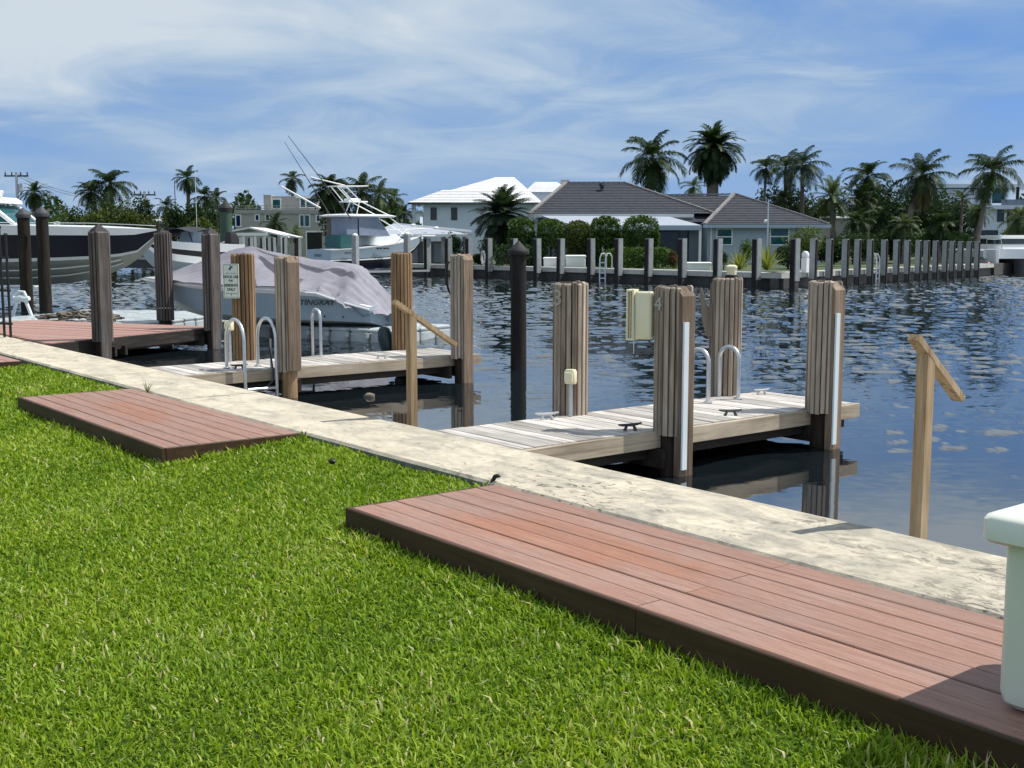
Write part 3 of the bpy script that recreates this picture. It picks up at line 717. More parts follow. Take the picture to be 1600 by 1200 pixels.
# sign on piling m2
SA = R(33)
t = thing('dock_sign', 'pale dock rules sign fixed to a brown piling', 'sign', (-13.905, 6.42, .80), SA)
mb = MB().loft([rrect(-.115, .115, 0, .44, .02, z) for z in (-.004, .004)], closed=True)
mb.v = [(a, -c, b) for a, b, c in mb.v]
obj('plate', mb, M['sign'], t)
def ring_frame(x0, x1, z0, z1, w, y):
    m_ = MB(); m_.box(x0, x1, y-.001, y, z0, z0+w).box(x0, x1, y-.001, y, z1-w, z1).box(x0, x0+w, y-.001, y, z0+w, z1-w).box(x1-w, x1, y-.001, y, z0+w, z1-w); return m_
obj('border', ring_frame(-.103, .103, .012, .428, .004, -.0045), M['signink'], t)
def words(txt, z, size, w=None, bold=.0012):
    cu = bpy.data.curves.new('lettering', 'FONT'); cu.body = txt; cu.size = size; cu.extrude = .0006; cu.align_x = 'CENTER'; cu.offset = bold
    o = bpy.data.objects.new('lettering', cu); COL.objects.link(o); o.parent = t; cu.materials.append(M['signink'])
    o.location = (0, -.006, z); o.rotation_euler = (R(90), 0, 0)
    if w: o.scale = (w, 1, 1)
    to_mesh(o)
words('DOCK USE', .258, .046); words('FOR', .214, .033); words('RESIDENTS', .150, .044, .88); words('ONLY', .098, .045)
em = MB().tube([(-.028, -.005, .362), (-.008, -.005, .385), (.014, -.005, .398), (.03, -.005, .397)], [.004, .012, .010, .003], 6)
em.tube([(-.008, -.005, .372), (.0, -.005, .352)], [.007, .002], 5).tube([(.014, -.005, .398), (.026, -.005, .412)], [.005, .002], 5)
obj('emblem', em, M['signink'], t)
sq = MB()
for (x0, x1, z) in ((-.075, -.02, .318), (.0, .075, .318), (-.08, -.03, .062), (-.02, .03, .062), (.04, .085, .062)):
    pts = [(x0 + (x1-x0)*k/10, -.005, z + .006*math.sin(k*2.3)) for k in range(11)]; sq.tube(pts, .0022, 4)
obj('fine_print', sq, M['signink'], t)
for z in (.405, .032): obj('screw', MB().lathe([(.007, 0), (.007, .003)], 8).add([], []), M['iron'], t, loc=(0, -.004, z + .012), rot=(R(90), 0, 0))

o = obj('rope_band', MB().tube([(.155*math.cos(q*.42), .155*math.sin(q*.42), .20 + .02*math.sin(q*.42 + 2)) for q in range(16)], .014, 6), M['ropew'], loc=(-22.55, 8.98, 0)); tag(o, 'pale rope tied round the foot of the spiked piling', 'rope')
o = obj('boat_fender', MB().lathe([(.03, -.30), (.09, -.24), (.115, -.12), (.115, .10), (.09, .22), (.03, .28)], 14), plain('dark_teal_vinyl', (.012, .035, .045), .4, .2, 5), smooth=True, loc=(-14.18, 8.93, .05), rot=(R(12), R(-8), 0)); tag(o, 'dark teal boat fender hanging beside a brown piling', 'fender')
o = obj('coconut', MB().blob((0, 0, 0), (.075, .05, .04), 10, 6, jit=.12), M['ropebr'], loc=(-12.1, 7.35, WZ + .01), rot=(0, 0, .4), smooth=True); tag(o, 'brown coconut husk floating beside the middle dock', 'coconut')
# lone black pile standing in the canal
t = thing('mooring_pile', 'lone black mooring pile with pointed cap in mid canal', 'mooring pile', (-13.4, 10.72, 0))
obj('pile', MB().lathe([(.125, -2.5), (.118, 0), (.112, 1.40)], 16), M['pile_black'], t, True)
obj('cap', MB().lathe([(.155, 1.335), (.165, 1.36), (.155, 1.40), (.085, 1.455), (.012, 1.535)], 18), M['capblack'], t, True)
# lizard at the platform corner and a black lump in the grass
t = thing('lizard', 'small black lizard raising its head at the platform corner', 'lizard', (-5.76, 4.395, -.02), R(200))
pts = [(.02, 0, -.03), (0, 0, .005), (-.008, 0, .03), (-.022, 0, .052), (-.045, 0, .060), (-.062, 0, .056)]
obj('body', MB().tube([(.16, .02, -.03), (.09, .0, -.025)] + pts, [.004, .012, .018, .017, .014, .015, .014, .005], 8), M['lizard'], t, True)
obj('leg', MB().tube([(0, -.012, 0), (-.02, -.03, -.01), (-.03, -.034, -.03)], [.007, .006, .004], 6), M['lizard'], t, True)
obj('leg', MB().tube([(0, .012, 0), (-.02, .03, -.01), (-.03, .034, -.03)], [.007, .006, .004], 6), M['lizard'], t, True)
o = obj('mulch_lump', MB().blob((0, 0, 0), (.035, .025, .022), 9, 6, jit=.25), M['lizard'], loc=(-7.13, 4.02, -.03)); tag(o, 'small black lump lying in the grass by the seawall', 'mulch lump')

# ------------------------------------------------------------------ floating platform and boats
def frame_at(col0, d0, col1, d1):
    """origin at the first spot, local x towards the second"""
    a = at(col0, d0); b = at(col1, d1); v = b - a; return a, math.atan2(v.y, v.x), v.length
def float_grid(label, org, rz, nx, ny, s=.5, zt=-.115, skip=()):
    t = thing('floating_dock', label, 'floating dock', (org.x, org.y, 0), rz, 'modular floats beside the covered boat')
    h = zt - WZ + .12
    mb = MB(); g = .012
    mb.loft([rrect(g, s-g, g, s-g, .06, zt - h, 2), rrect(g, s-g, g, s-g, .06, zt - .10, 2), rrect(g+.02, s-g-.02, g+.02, s-g-.02, .06, zt - .085, 2), rrect(g+.02, s-g-.02, g+.02, s-g-.02, .06, zt - .055, 2), rrect(g, s-g, g, s-g, .06, zt - .045, 2), rrect(g, s-g, g, s-g, .06, zt - .02, 2), rrect(g+.02, s-g-.02, g+.02, s-g-.02, .05, zt, 2)], closed=True)
    me = mb.mesh('float', M['float'], True)
    lug = MB().lathe([(.05, zt - .16), (.05, zt - .075)], 8).mesh('coupling', M['float'])
    for i in range(nx):
        for j in range(ny):
            if (i, j) in skip: continue
            link('float', me, t, (i*s, j*s, random.uniform(-.008, .008)), (random.uniform(-.01, .01), random.uniform(-.01, .01), 0))
            if j == 0 and i: link('coupling', lug, t, (i*s, -.03, 0))
    return t
a, rz, ln = frame_at(612, 21.6, 338, 24.2)
# the row facing the lawn lies on the left of the direction of travel, so it runs from the far end back
a2, rz2, _ = frame_at(338, 24.0, 612, 21.5)
float_grid('pale modular float under the covered boat', a2, rz2, 9, 4)
a3, rz3, _ = frame_at(-40, 24.6, 250, 23.6)
float_grid('pale modular float behind the reddish boarded dock', a3, rz3, 8, 8)
# rope heap and roller on the float
rp = []
for k in range(260):
    q = k/260; rp.append((-.85 + 1.7*q + .16*math.sin(k*1.7) + random.uniform(-.08, .08), .28*math.sin(k*.9) + random.uniform(-.08, .08), .03 + .16*math.sin(math.pi*q)*random.random() + .02))
c = at(118, 24.3)
o = obj('rope_heap', MB().tube(rp, .022, 5), M['ropebr'], loc=(c.x, c.y, -.115), rot=(0, 0, rz3)); tag(o, 'heap of old brown rope on the pale float', 'rope')
c = at(29, 26.0)
t = thing('bow_roller', 'white plastic bow roller on two legs beside the gate', 'bow roller', (c.x, c.y, -.115), rz3)
for s_ in (-.17, .17):
    obj('leg', MB().bar((s_ - .07*(1 if s_ > 0 else -1)*-1, 0, 0), (s_*.6, 0, .36), .06, .05), M['pvc'], t)
obj('roller', MB().tube([(-.20, 0, .40), (-.12, 0, .37), (0, 0, .40), (.12, 0, .37), (.20, 0, .40)], [.05, .07, .085, .07, .05], 10), M['pvc'], t, True)
obj('handle', MB().tube([(-.1, 0, .45), (-.05, 0, .54), (.08, 0, .53), (.12, 0, .44)], .035, 8), M['pvc'], t, True)

def hull(stations, mats, bands, n=9, keel_m=None):
    """stations from bow to stern: (x, keel z, chine half breadth, chine z, sheer half breadth, sheer z);
    bands: fractions of the topside and the material of each band; the first material is the bottom"""
    mb = MB(); secs = []; ms = []
    for (x, zk, yc, zc, ys, zs) in stations:
        half = [(x, 0, zk), (x, yc*.5, zk + (zc - zk)*.46), (x, yc, zc)]
        for f in bands[1:]:
            flare = f[0]**1.5
            half.append((x, yc + (ys - yc)*flare, zc + (zs - zc)*f[0]))
        full = [(q[0], -q[1], q[2]) for q in reversed(half[1:])] + half
        secs.append(full)
    k = len(secs[0]); o = 0
    mb.v = [p for q in secs for p in q]
    idx = [0, 0] + [f[1] for f in bands[1:]]
    side = list(reversed(idx)) + idx
    for i in range(len(secs)-1):
        for j in range(k-1):
            mb.f.append((i*k+j, i*k+j+1, (i+1)*k+j+1, (i+1)*k+j)); mb.m.append(side[j])
    mb.f.append(tuple((len(secs)-1)*k + j for j in range(k))); mb.m.append(bands[-1][1] if len(bands) < 3 else bands[len(bands)//2][1])
    return mb
def deck_of(stations, inset=.04, dz=0.0):
    mb = MB(); mb.loft([[(x, -max(0, ys - inset), zs + dz), (x, 0, zs + dz + .05*min(1, ys)), (x, max(0, ys - inset), zs + dz)] for (x, zk, yc, zc, ys, zs) in stations], cap=False); return mb

def covermat(BL):
    m, t, b = newmat('boat_cover_canvas'); tcn = t.nodes.new('ShaderNodeTexCoord'); P = tcn.outputs['Object']
    sp = t.nodes.new('ShaderNodeSeparateXYZ'); L(t, P, sp.inputs[0])
    dx = math_(t, 'SUBTRACT', .555*BL, sp.outputs[0]); ay = math_(t, 'ABSOLUTE', sp.outputs[1])
    an = math_(t, 'ARCTAN2', ay, dx); wob = math_(t, 'MULTIPLY', math_(t, 'SUBTRACT', noise(t, P, 2.2, 3), .5), .10); an = math_(t, 'ADD', an, wob)
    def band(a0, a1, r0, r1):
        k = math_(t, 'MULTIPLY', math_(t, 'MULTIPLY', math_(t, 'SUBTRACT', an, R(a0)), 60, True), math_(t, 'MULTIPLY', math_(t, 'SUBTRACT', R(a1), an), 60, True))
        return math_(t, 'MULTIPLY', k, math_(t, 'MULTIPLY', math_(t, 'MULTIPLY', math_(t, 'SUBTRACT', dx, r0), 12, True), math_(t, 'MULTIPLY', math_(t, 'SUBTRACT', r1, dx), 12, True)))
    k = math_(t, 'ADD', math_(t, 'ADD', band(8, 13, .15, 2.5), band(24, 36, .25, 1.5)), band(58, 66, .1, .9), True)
    n = noise(t, P, 2.5, 5, .6); c = ramp(t, n, [(.3, (.215, .212, .248)), (.7, (.285, .28, .322))])
    st = noise(t, mapping(t, P, (1, 1, .4)), 5, 6, .7); c = mix(t, ramp(t, st, [(.52, 0.0), (.72, .35)]), c, (.14, .13, .145))
    c = mix(t, k, c, (.085, .085, .105))  # dark bands paint the shade of the cover's dips into the canvas colour
    L(t, c, b.inputs['Base Color']); b.inputs['Roughness'].default_value = .85; b.inputs['Specular IOR Level'].default_value = .2
    bump(t, b, math_(t, 'ADD', noise(t, P, 7, 4, .6), math_(t, 'MULTIPLY', noise(t, P, 160, 2), .15)), .35, .03); return m
# covered boat: bow towards the far left of the canal, resting on the float
stern = at(606, 23.1); bow = at(224, 24.3); v = bow - stern; BL = v.length; brz = math.atan2(v.y, v.x)
t = thing('covered_boat', 'small white motorboat under a lavender grey canvas cover', 'boat', (stern.x, stern.y, 0), brz)
st = []
for f in (1, .97, .92, .84, .72, .56, .38, .20, .10, .0):
    x = BL*f; w = 1.12*min(1, (1 - max(0, (f - .45)/.55)**2.3)) if f < 1 else .02
    zs = np.interp(f, [0, .08, .2, .35, .55, .8, 1], [.30, .40, .60, .655, .685, .74, .80])
    zk = np.interp(f, [0, .6, .8, .92, .97, 1], [-.16, -.13, .02, .32, .52, .74]); zc = np.interp(f, [0, .5, .75, .92, .97, 1], [.0, .06, .22, .50, .62, .77])
    yc = w*np.interp(f, [0, .6, 1], [.92, .86, .6])
    st.append((x, zk, yc, zc, w, zs))
hb = hull(st, None, [(0, 0), (.12, 1), (.80, 2), (.90, 3), (1.0, 3)])
obj('hull', hb, [M['stripe'], M['hullblue_shade'], M['hullblue_shade'], M['gel']], t, True)
obj('deck', deck_of(st, .14, -.03), M['gel'], t, True)
mb = MB()
for s_ in (-1, 1): mb.tube([(x, s_*(ys + .012), zs - .05) for (x, zk, yc, zc, ys, zs) in st], .022, 6)
obj('rub_rail', mb, M['white'], t, True)
# cover: ridge with two peaks, sagging panels, ragged lower edge at the stern
NU, NV = 110, 60; mb = MB(); rows = []
for i in range(NU + 1):
    f = .965 - (.965 + .035)*i/NU
    xr = BL*f
    zr = np.interp(f, [-.03, .0, .05, .11, .14, .3, .45, .555, .60, .75, .88, .97], [.10, .42, .72, 1.06, 1.09, 1.16, 1.31, 1.44, 1.40, 1.16, .93, .80])
    fs = min(max(f, 0), 1)
    w = 1.12*min(1, (1 - max(0, (fs - .45)/.55)**2.3)) + .03
    zs = np.interp(fs, [0, .08, .2, .35, .55, .8, 1], [.30, .40, .60, .655, .685, .74, .80])
    drop = np.interp(f, [-.03, .02, .06, .10, .14, .19, .24, .30, .40, .50, 1], [.10, .20, .16, .03, .12, .02, .07, -.03, -.01, .0, -.04])
    ragged = (math.sin(i*.9) + .7*math.sin(i*2.3 + 1))*.035*np.interp(f, [.0, .20, .27], [1, 1, .0])
    row = []
    for j in range(NV + 1):
        u = -1 + 2*j/NV; au = abs(u)
        y = u*(w if au < .999 else w + .01)
        pe = np.interp(f, [0, .12, .3, .5], [1.5, 1.6, 1.25, 1.0]); prof = 1 - au**pe
        sag = -.17*math.sin(math.pi*min(1, au))*np.interp(f, [0, .1, .3, .55, .8, 1], [.0, .15, 1.0, .35, .9, .2])
        z = zs - drop + ragged*max(0, au - .75)*4 + (zr - zs + drop)*prof + sag*(zr - zs + .1)
        # folds radiate from the two peaks
        for pf, amp in ((.555, .016), (.125, .022)):
            dx = (f - pf)*BL; dy = y*1.3; rr = math.hypot(dx, dy)
            if rr > .12: z += amp*math.sin(7*math.atan2(dy, dx) + pf*9 + .8*math.sin(rr*3))*min(1, rr/.8)*math.exp(-(rr/1.6)**2)
        z += .005*math.sin(i*.6 + j*.35)
        an = math.atan2(abs(y), (f - .125)*BL + .25)
        yy = y*(1 + .07*math.sin(an*9.0 + .6)*max(0, au - .25)*np.interp(f, [.0, .22, .32], [1.2, .9, .0]))
        z += .035*math.sin(an*13.0)*min(1, au*2)*(1 - au)*np.interp(f, [.0, .25, .4], [1, 1, 0])
        row.append((xr + .02*math.sin(j*1.3 + i*.2), yy, z))
    rows.append(row)
mb.loft(rows, cap=False)
obj('cover', mb, covermat(BL), t, True)
cu = bpy.data.curves.new('lettering', 'FONT'); cu.body = 'STINGRAY'; cu.size = .135; cu.extrude = .002; cu.align_x = 'CENTER'; cu.shear = .25; cu.offset = .004
o = bpy.data.objects.new('lettering', cu); COL.objects.link(o); o.parent = t; cu.materials.append(M['signink']); o.location = (BL*.205, 1.14, .33); o.rotation_euler = (R(86), 0, R(180)); o.scale = (1.25, 1, 1); to_mesh(o)
obj('outdrive', MB().loft([rrect(-.42, .02, -.13, .13, .05, z) for z in (-.02, .24)], closed=True).loft([rrect(-.38, -.12, -.06, .06, .03, -.12), rrect(-.40, -.05, -.07, .07, .03, -.02)], closed=True), M['hullblue_shade'], t, True)
obj('fitting', MB().lathe([(.02, 0), (.02, .02)], 10), M['iron'], t, loc=(BL*.17, 1.10, .11), rot=(R(-90), 0, 0)); obj('fitting', MB().lathe([(.016, 0), (.016, .02)], 10), M['iron'], t, loc=(BL*.10, 1.09, .10), rot=(R(-90), 0, 0))
obj('bow_eye', MB().tube([(BL*.955, 0, .40), (BL*.965, 0, .36), (BL*.90, 0, .16)], .015, 6), M['alu'], t, True)

# big navy cruiser hanging on a lift, bow to the right
D = 37.0; bow = at(248, D - .5); bk = at(-420, D + 2.5); v = bow - bk; YL = v.length; yrz = math.atan2(v.y, v.x)
t = thing('motor_cruiser', 'large navy and white motor cruiser hoisted clear of the water', 'motor cruiser', (bk.x, bk.y, 0), yrz)
st = []
for s_ in (0, .25, .6, 1.1, 1.8, 2.8, 4.0, 5.5, 7.5, YL):
    w = 1.7*(1 - math.exp(-s_/1.9)) + .02
    zs = np.interp(s_, [0, 2, 6, 14], [1.93, 2.0, 2.08, 2.1]); zk = np.interp(s_, [0, .25, .6, 1.1, 1.8, 2.8, 4, 14], [1.78, 1.42, 1.08, .78, .50, .28, .17, .12])
    zc = np.interp(s_, [0, .6, 1.1, 1.8, 2.8, 5, 14], [1.80, 1.22, 1.10, 1.02, .97, .90, .84]); yc = w*np.interp(s_, [0, 3, 14], [.4, .78, .9])
    st.append((YL - s_, zk, yc, zc, w, zs))
obj('hull', hull(st, None, [(0, 0), (.09, 1), (.74, 2), (.78, 3), (1.0, 3)]), [M['bottom'], M['stripe'], M['navy'], M['gel']], t, True)
obj('deck', deck_of(st, .05, .0), M['gel'], t, True)
for fr in (.36, .70):
    mb = MB(); mb.tube([(x, -(yc*(.5 if fr < .5 else .86)) - .012, zk + (zc - zk)*(fr*.92) + .0) for (x, zk, yc, zc, ys, zs) in st[3:]], .022, 6); obj('spray_rail', mb, M['stripe'], t, True)
obj('bow_rail', MB().tube([(x, -ys*.9, zs + .10 + .02*math.sin(x)) for (x, zk, yc, zc, ys, zs) in st], .014, 6), M['alu'], t, True)
# raked windscreen and hard top
x0 = YL - (248 - 55)/1827*37; xs = lambda col: YL - (248 + 20 - col)/1827*37.6
zt_ = lambda row: zat(row, 36.3)
scr = [(xs(56), zt_(357)), (xs(8), zt_(318)), (xs(-60), zt_(312)), (xs(-60), zt_(357))]
for s_ in (-1, 1):
    yy = s_*.7
    obj('side_glass', MB().prism([(q[0], q[1]) for q in [(xs(44), zt_(353)), (xs(6), zt_(322)), (xs(-60), zt_(318)), (xs(-60), zt_(353))]], yy - .02, yy + .02, 'y'), M['tealglass'], t)
    obj('screen_frame', MB().bar((xs(58), yy*1.02, zt_(357)), (xs(4), yy*.98, zt_(315)), .12, .10).bar((xs(30), yy*1.0, zt_(355)), (xs(-14), yy*.98, zt_(320)), .10, .07).bar((xs(46), yy*1.03, zt_(354)), (xs(-70), yy*1.03, zt_(352)), .06, .06), M['gel'], t)
obj('windscreen', MB().poly([(xs(56), -.68, zt_(356)), (xs(56), .68, zt_(356)), (xs(8), .68, zt_(319)), (xs(8), -.68, zt_(319))]), M['tealglass'], t)
obj('hardtop', MB().loft([rrect(xs(-120), xs(20), -.8, .8, .15, z) for z in (zt_(316), zt_(312))] + [rrect(xs(-115), xs(12), -.75, .75, .15, zt_(306))], closed=True), M['gel'], t, True)
obj('radar', MB().lathe([(.22, 0), (.26, .08), (.2, .2), (.05, .26)], 12, (xs(4), -.3, zt_(306))).tube([(xs(14), -.2, zt_(306)), (xs(14), -.2, zt_(298))], .02, 6).blob((xs(14), -.2, zt_(298)), .06, 8, 5), M['white'], t, True)
obj('cabin', MB().loft([rrect(xs(-130), xs(62), -1.0, .9, .3, zt_(360)), rrect(xs(-130), xs(52), -.9, .8, .3, zt_(351))], closed=True), M['gel'], t, True)
obj('bow_light', MB().blob((xs(135), -1.15, zt_(349)), (.12, .05, .06), 8, 5), M['alu'], t, True)
obj('sling', MB().box(xs(18) - .1, xs(18) + .1, -1.8, -1.72, .1, 1.0).box(xs(18) - .1, xs(18) + .1, -1.8, 1.8, .05, .10), M['pvc'], t)
# lift piles
for col, d_, tp, lab in ((38, 32.6, 336, 'dark round lift pile before the navy cruiser, first from the gate'), (67, 32.4, 334, 'dark round lift pile before the navy cruiser, second from the gate')):
    c = at(col, d_); zt = zat(tp, d_)
    t = thing('lift_pile', lab, 'pile', (c.x, c.y, 0), 0, 'dark lift piles with grey cone caps'); t.rotation_euler = (0, R(.6), 0)
    obj('pile', MB().lathe([(.175, -2.5), (.165, zt)], 16), M['pile_brown'], t, True)
    obj('cap', MB().lathe([(.195, zt - .08), (.205, zt), (.195, zt + .03), (.02, zt + .20)], 18), M['capgrey'], t, True)
c = at(29, 38.5); zt = zat(362, 38.5)
t = thing('lift_pile', 'short green lift pile hidden behind the dark pair', 'pile', (c.x, c.y - 1.9, 0)); obj('pile', MB().lathe([(.2, -2.5), (.19, zt)], 14), M['pile_green'], t, True); obj('cap', MB().lathe([(.2, zt), (.15, zt + .1), (.02, zt + .14)], 14), M['capgrey'], t, True)
c = at(354, 50); zt = zat(323, 50)
t = thing('lift_pile', 'thick green painted pile with black cap and white rope', 'pile', (c.x, c.y, 0)); obj('pile', MB().lathe([(.27, -2.5), (.255, zt)], 18), M['pile_green'], t, True)
obj('cap', MB().lathe([(.285, zt - .22), (.29, zt - .05), (.02, zt + .26)], 18), M['capblack'], t, True)
obj('rope', MB().tube([(.28*math.cos(q*.4), .28*math.sin(q*.4), zat(379, 50) + .05*math.sin(q*.4 + 1)) for q in range(17)], .035, 6), M['ropew'], t, True)

# white centre console behind the pilings of the boarded dock
bow = at(217, 44.0); stn = at(352, 47.5); v = bow - stn; CL = v.length
t = thing('console_boat', 'white open motorboat with folded dark canvas top', 'boat', (stn.x, stn.y, 0), math.atan2(v.y, v.x))
st = []
for f in (1, .95, .86, .72, .5, .25, 0):
    w = 1.15*(1 - max(0, (f - .4)/.6)**2.2) + .01
    zs = np.interp(f, [0, .6, 1], [1.45, 1.5, 1.68]); zk = np.interp(f, [0, .6, .86, .95, 1], [.30, .34, .62, .95, 1.5]); zc = np.interp(f, [0, .6, .86, 1], [.62, .70, .95, 1.55])
    st.append((CL*f, zk, w*.85, zc, w, zs))
obj('hull', hull(st, None, [(0, 0), (.35, 1), (.62, 2), (.70, 1), (1.0, 1)]), [M['hullblue_shade'], M['gel'], M['capblack']], t, True)
obj('deck', deck_of(st, .05, -.02), M['gel'], t, True)
obj('console', MB().loft([rrect(CL*.28, CL*.50, -.4, .4, .08, 1.4), rrect(CL*.30, CL*.46, -.36, .36, .08, 1.95)], closed=True), M['hullblue_shade'], t, True)
mb = MB()
for s_ in (-.8, .8):
    for xx in (CL*.2, CL*.55): mb.tube([(xx*.6 + CL*.22, s_, 1.45), (xx*.7 + CL*.20, s_*.9, 1.98)], .035, 6)
obj('top_frame', mb, M['iron'], t, True)
obj('canvas_top', MB().loft([[(CL*f, y, 1.98 + .12*(1 - (y/.95)**2) + .05*math.sin(f*19)) for y in np.linspace(-.95, .95, 9)] for f in np.linspace(.30, .66, 9)], cap=False), M['canvas'], t, True)
obj('folded_canvas', MB().tube([(CL*.26, -.9, 1.62), (CL*.34, -.95, 1.92), (CL*.56, -.9, 1.90), (CL*.70, -.8, 1.72)], [.12, .16, .14, .08], 8), M['canvas'], t, True)
obj('engine', MB().loft([rrect(-.55, -.1, -.2, .2, .08, z) for z in (.9, 1.8)] + [rrect(-.45, -.15, -.15, .15, .06, 1.95)], closed=True), M['capblack'], t, True)
for nm, k in (('rod', 0),):
    obj('aerial', MB().tube([(CL*.4, .3, 1.9), (CL*.4, .3, 4.4)], .012, 5), M['pvc'], t)

# sport fishing boat on its lift by the far shore
stn = at(498, 63.0); bow = at(652, 67.2); v = bow - stn; SL = v.length + .3
t = thing('fishing_boat', 'white sport fishing boat with tower standing on a far lift', 'fishing boat', (stn.x, stn.y, 0), math.atan2(v.y, v.x))
st = []
for f in (1, .96, .88, .75, .55, .3, 0):
    w = 1.3*(1 - max(0, (f - .35)/.65)**2.4) + .01
    zs = np.interp(f, [0, .4, .75, 1], [1.15, 1.30, 1.62, 1.92]); zk = np.interp(f, [0, .5, .8, .92, 1], [.12, .08, .26, .85, 1.7]); zc = np.interp(f, [0, .5, .8, 1], [.56, .60, .86, 1.72])
    st.append((SL*f, zk, w*.9, zc, w, zs))
obj('hull', hull(st, None, [(0, 0), (.10, 1), (.16, 0), (.6, 2), (.93, 2), (1.0, 3)]), [M['bottomdk'], M['gel'], M['hullblue_shade'], M['gel']], t, True)
obj('deck', deck_of(st, .05, -.02), M['gel'], t, True)
obj('cabin', MB().loft([rrect(SL*.42, SL*.80, -.85, .85, .3, 1.40), rrect(SL*.44, SL*.68, -.78, .78, .25, 2.0)], closed=True), M['gel'], t, True)
mb = MB()
zc_, zh = 1.92, 2.92
pts = [(SL*.30, -.85), (SL*.60, -.80), (SL*.66, 0), (SL*.60, .80), (SL*.30, .85)]
mb.loft([[(p[0], p[1], zc_) for p in pts], [(p[0] - (.75 if p[0] > SL*.4 else .0), p[1]*.95, zh) for p in pts]], cap=False); obj('enclosure', mb, M['clear'], t)
obj('drop_curtain', MB().box(SL*.13, SL*.29, -.80, .80, 1.25, 1.95), M['teal'], t)
obj('side_curtain', MB().box(SL*.19, SL*.29, -.80, .80, 1.96, 2.90), M['clear'], t)
obj('hardtop', MB().loft([rrect(SL*.10, SL*.64, -1.0, 1.0, .2, zh), rrect(SL*.08, SL*.66, -1.02, 1.02, .2, zh + .07), rrect(SL*.14, SL*.60, -.9, .9, .2, zh + .15)], closed=True), M['gel'], t, True)
mb = MB()
for s_ in (-.6, .6):
    mb.tube([(SL*.62, s_, zh + .1), (SL*.36, s_*.8, 3.75)], .028, 6).tube([(SL*.30, s_, zh + .1), (SL*.34, s_*.8, 3.75)], .028, 6)
    mb.tube([(SL*.36, s_*.8, 3.75), (SL*.22, s_*.7, 4.55)], .026, 6).tube([(SL*.28, s_*.8, 3.75), (SL*.16, s_*.7, 4.55)], .026, 6)
    mb.tube([(SL*.30, s_, 1.95), (SL*.31, s_, zh)], .03, 6).tube([(SL*.88, s_*.5, 1.95), (SL*.62, s_, zh)], .03, 6)
    mb.tube([(SL*.13, s_*.7, 4.55), (SL*.42, s_*.7, 4.62)], .026, 6)
mb.tube([(SL*.13, -.53, 4.55), (SL*.13, .53, 4.55)], .04, 6).tube([(SL*.42, -.53, 4.62), (SL*.42, .53, 4.62)], .04, 6)
obj('tower', mb, M['white'], t, True)
obj('tower_platform', MB().cbox(SL*.24, SL*.42, -.5, .5, 3.72, 3.79, .03, 'x').cbox(SL*.27, SL*.37, -.3, .3, 3.79, 3.93, .05, 'x'), M['gel'], t)
def spar(a, b, r0=.035, r1=.012): return MB().tube([a, b], [r0, r1], 6)
obj('outrigger', spar((SL*.22, -.95, 2.8), (-SL*.42, -2.0, 6.9)), M['capgrey'], t); obj('outrigger', spar((SL*.22, .95, 2.8), (-SL*.16, 1.5, 6.9)), M['capgrey'], t)
obj('boom', spar((SL*.20, -.5, 4.6), (-SL*.12, -.7, 4.95), .04, .03), M['white'], t)
obj('boom', spar((-SL*.06, -.9, 3.35), (-SL*.42, -1.2, 4.4), .05, .04), M['white'], t)
for k in range(4): obj('fishing_rod', spar((SL*(.10 + .05*k), .9 - .3*k, 2.9), (SL*(.07 + .05*k), .9 - .3*k, 3.5), .02, .01), M['capgrey'], t)
mb = MB()
for k, x in enumerate((.42, .45, .485, .515)): mb.box(SL*x, SL*(x + .022), -1.31, -1.28, 1.18, 1.25)
for x in (.12, .15): mb.box(SL*x, SL*(x + .03), -1.31, -1.28, .96, 1.0)
obj('vent', mb, M['iron'], t)
mb = MB()
for k in range(6): mb.bar((-.012, .45 - .13*k, .78), (-.012, .40 - .13*k, .92), .03, .012)
obj('transom_script', mb, M['navy'], t)
obj('pulpit', MB().cbox(SL*.98, SL*1.12, -.25, .25, 1.88, 1.96, .02, 'x'), M['gel'], t)
obj('rail', MB().tube([(SL*.62, -1.05, 1.62), (SL*.75, -.95, 2.25), (SL*1.1, -.1, 2.35), (SL*1.1, .1, 2.35), (SL*.75, .95, 2.25), (SL*.62, 1.05, 1.62)], .025, 6), M['white'], t, True)
t = thing('boat_lift', 'low aluminium boat lift beam below the fishing boat', 'boat lift', at(575, 63.5), math.atan2(v.y, v.x))
obj('beam', MB().box(-2.2, 3.2, -1.3, -1.12, -.06, .04), M['galv'], t); obj('beam', MB().box(-2.2, 3.2, 1.0, 1.2, -.06, .04), M['galv'], t)
for x in (-1.2, 1.6): obj('cradle', MB().box(x - .12, x + .12, -1.6, 1.6, -.02, .12), M['galv'], t)
for col, d_, tp, lab in ((555, 61.5, 368, 'pale square lift pile before the fishing boat hull'), (636, 64.0, 366, 'pale square lift pile near the fishing boat bow')):
    c = at(col, d_); zt = zat(tp, d_); t = thing('lift_pile', lab, 'pile', (c.x, c.y, 0), R(20)); obj('pile', MB().cbox(-.15, .15, -.15, .15, -2.5, zt, .03, 'z'), M['piling'], t); obj('cap', MB().lathe([(.15, zt), (.13, zt + .07), (.02, zt + .12)], 10), M['white'], t)

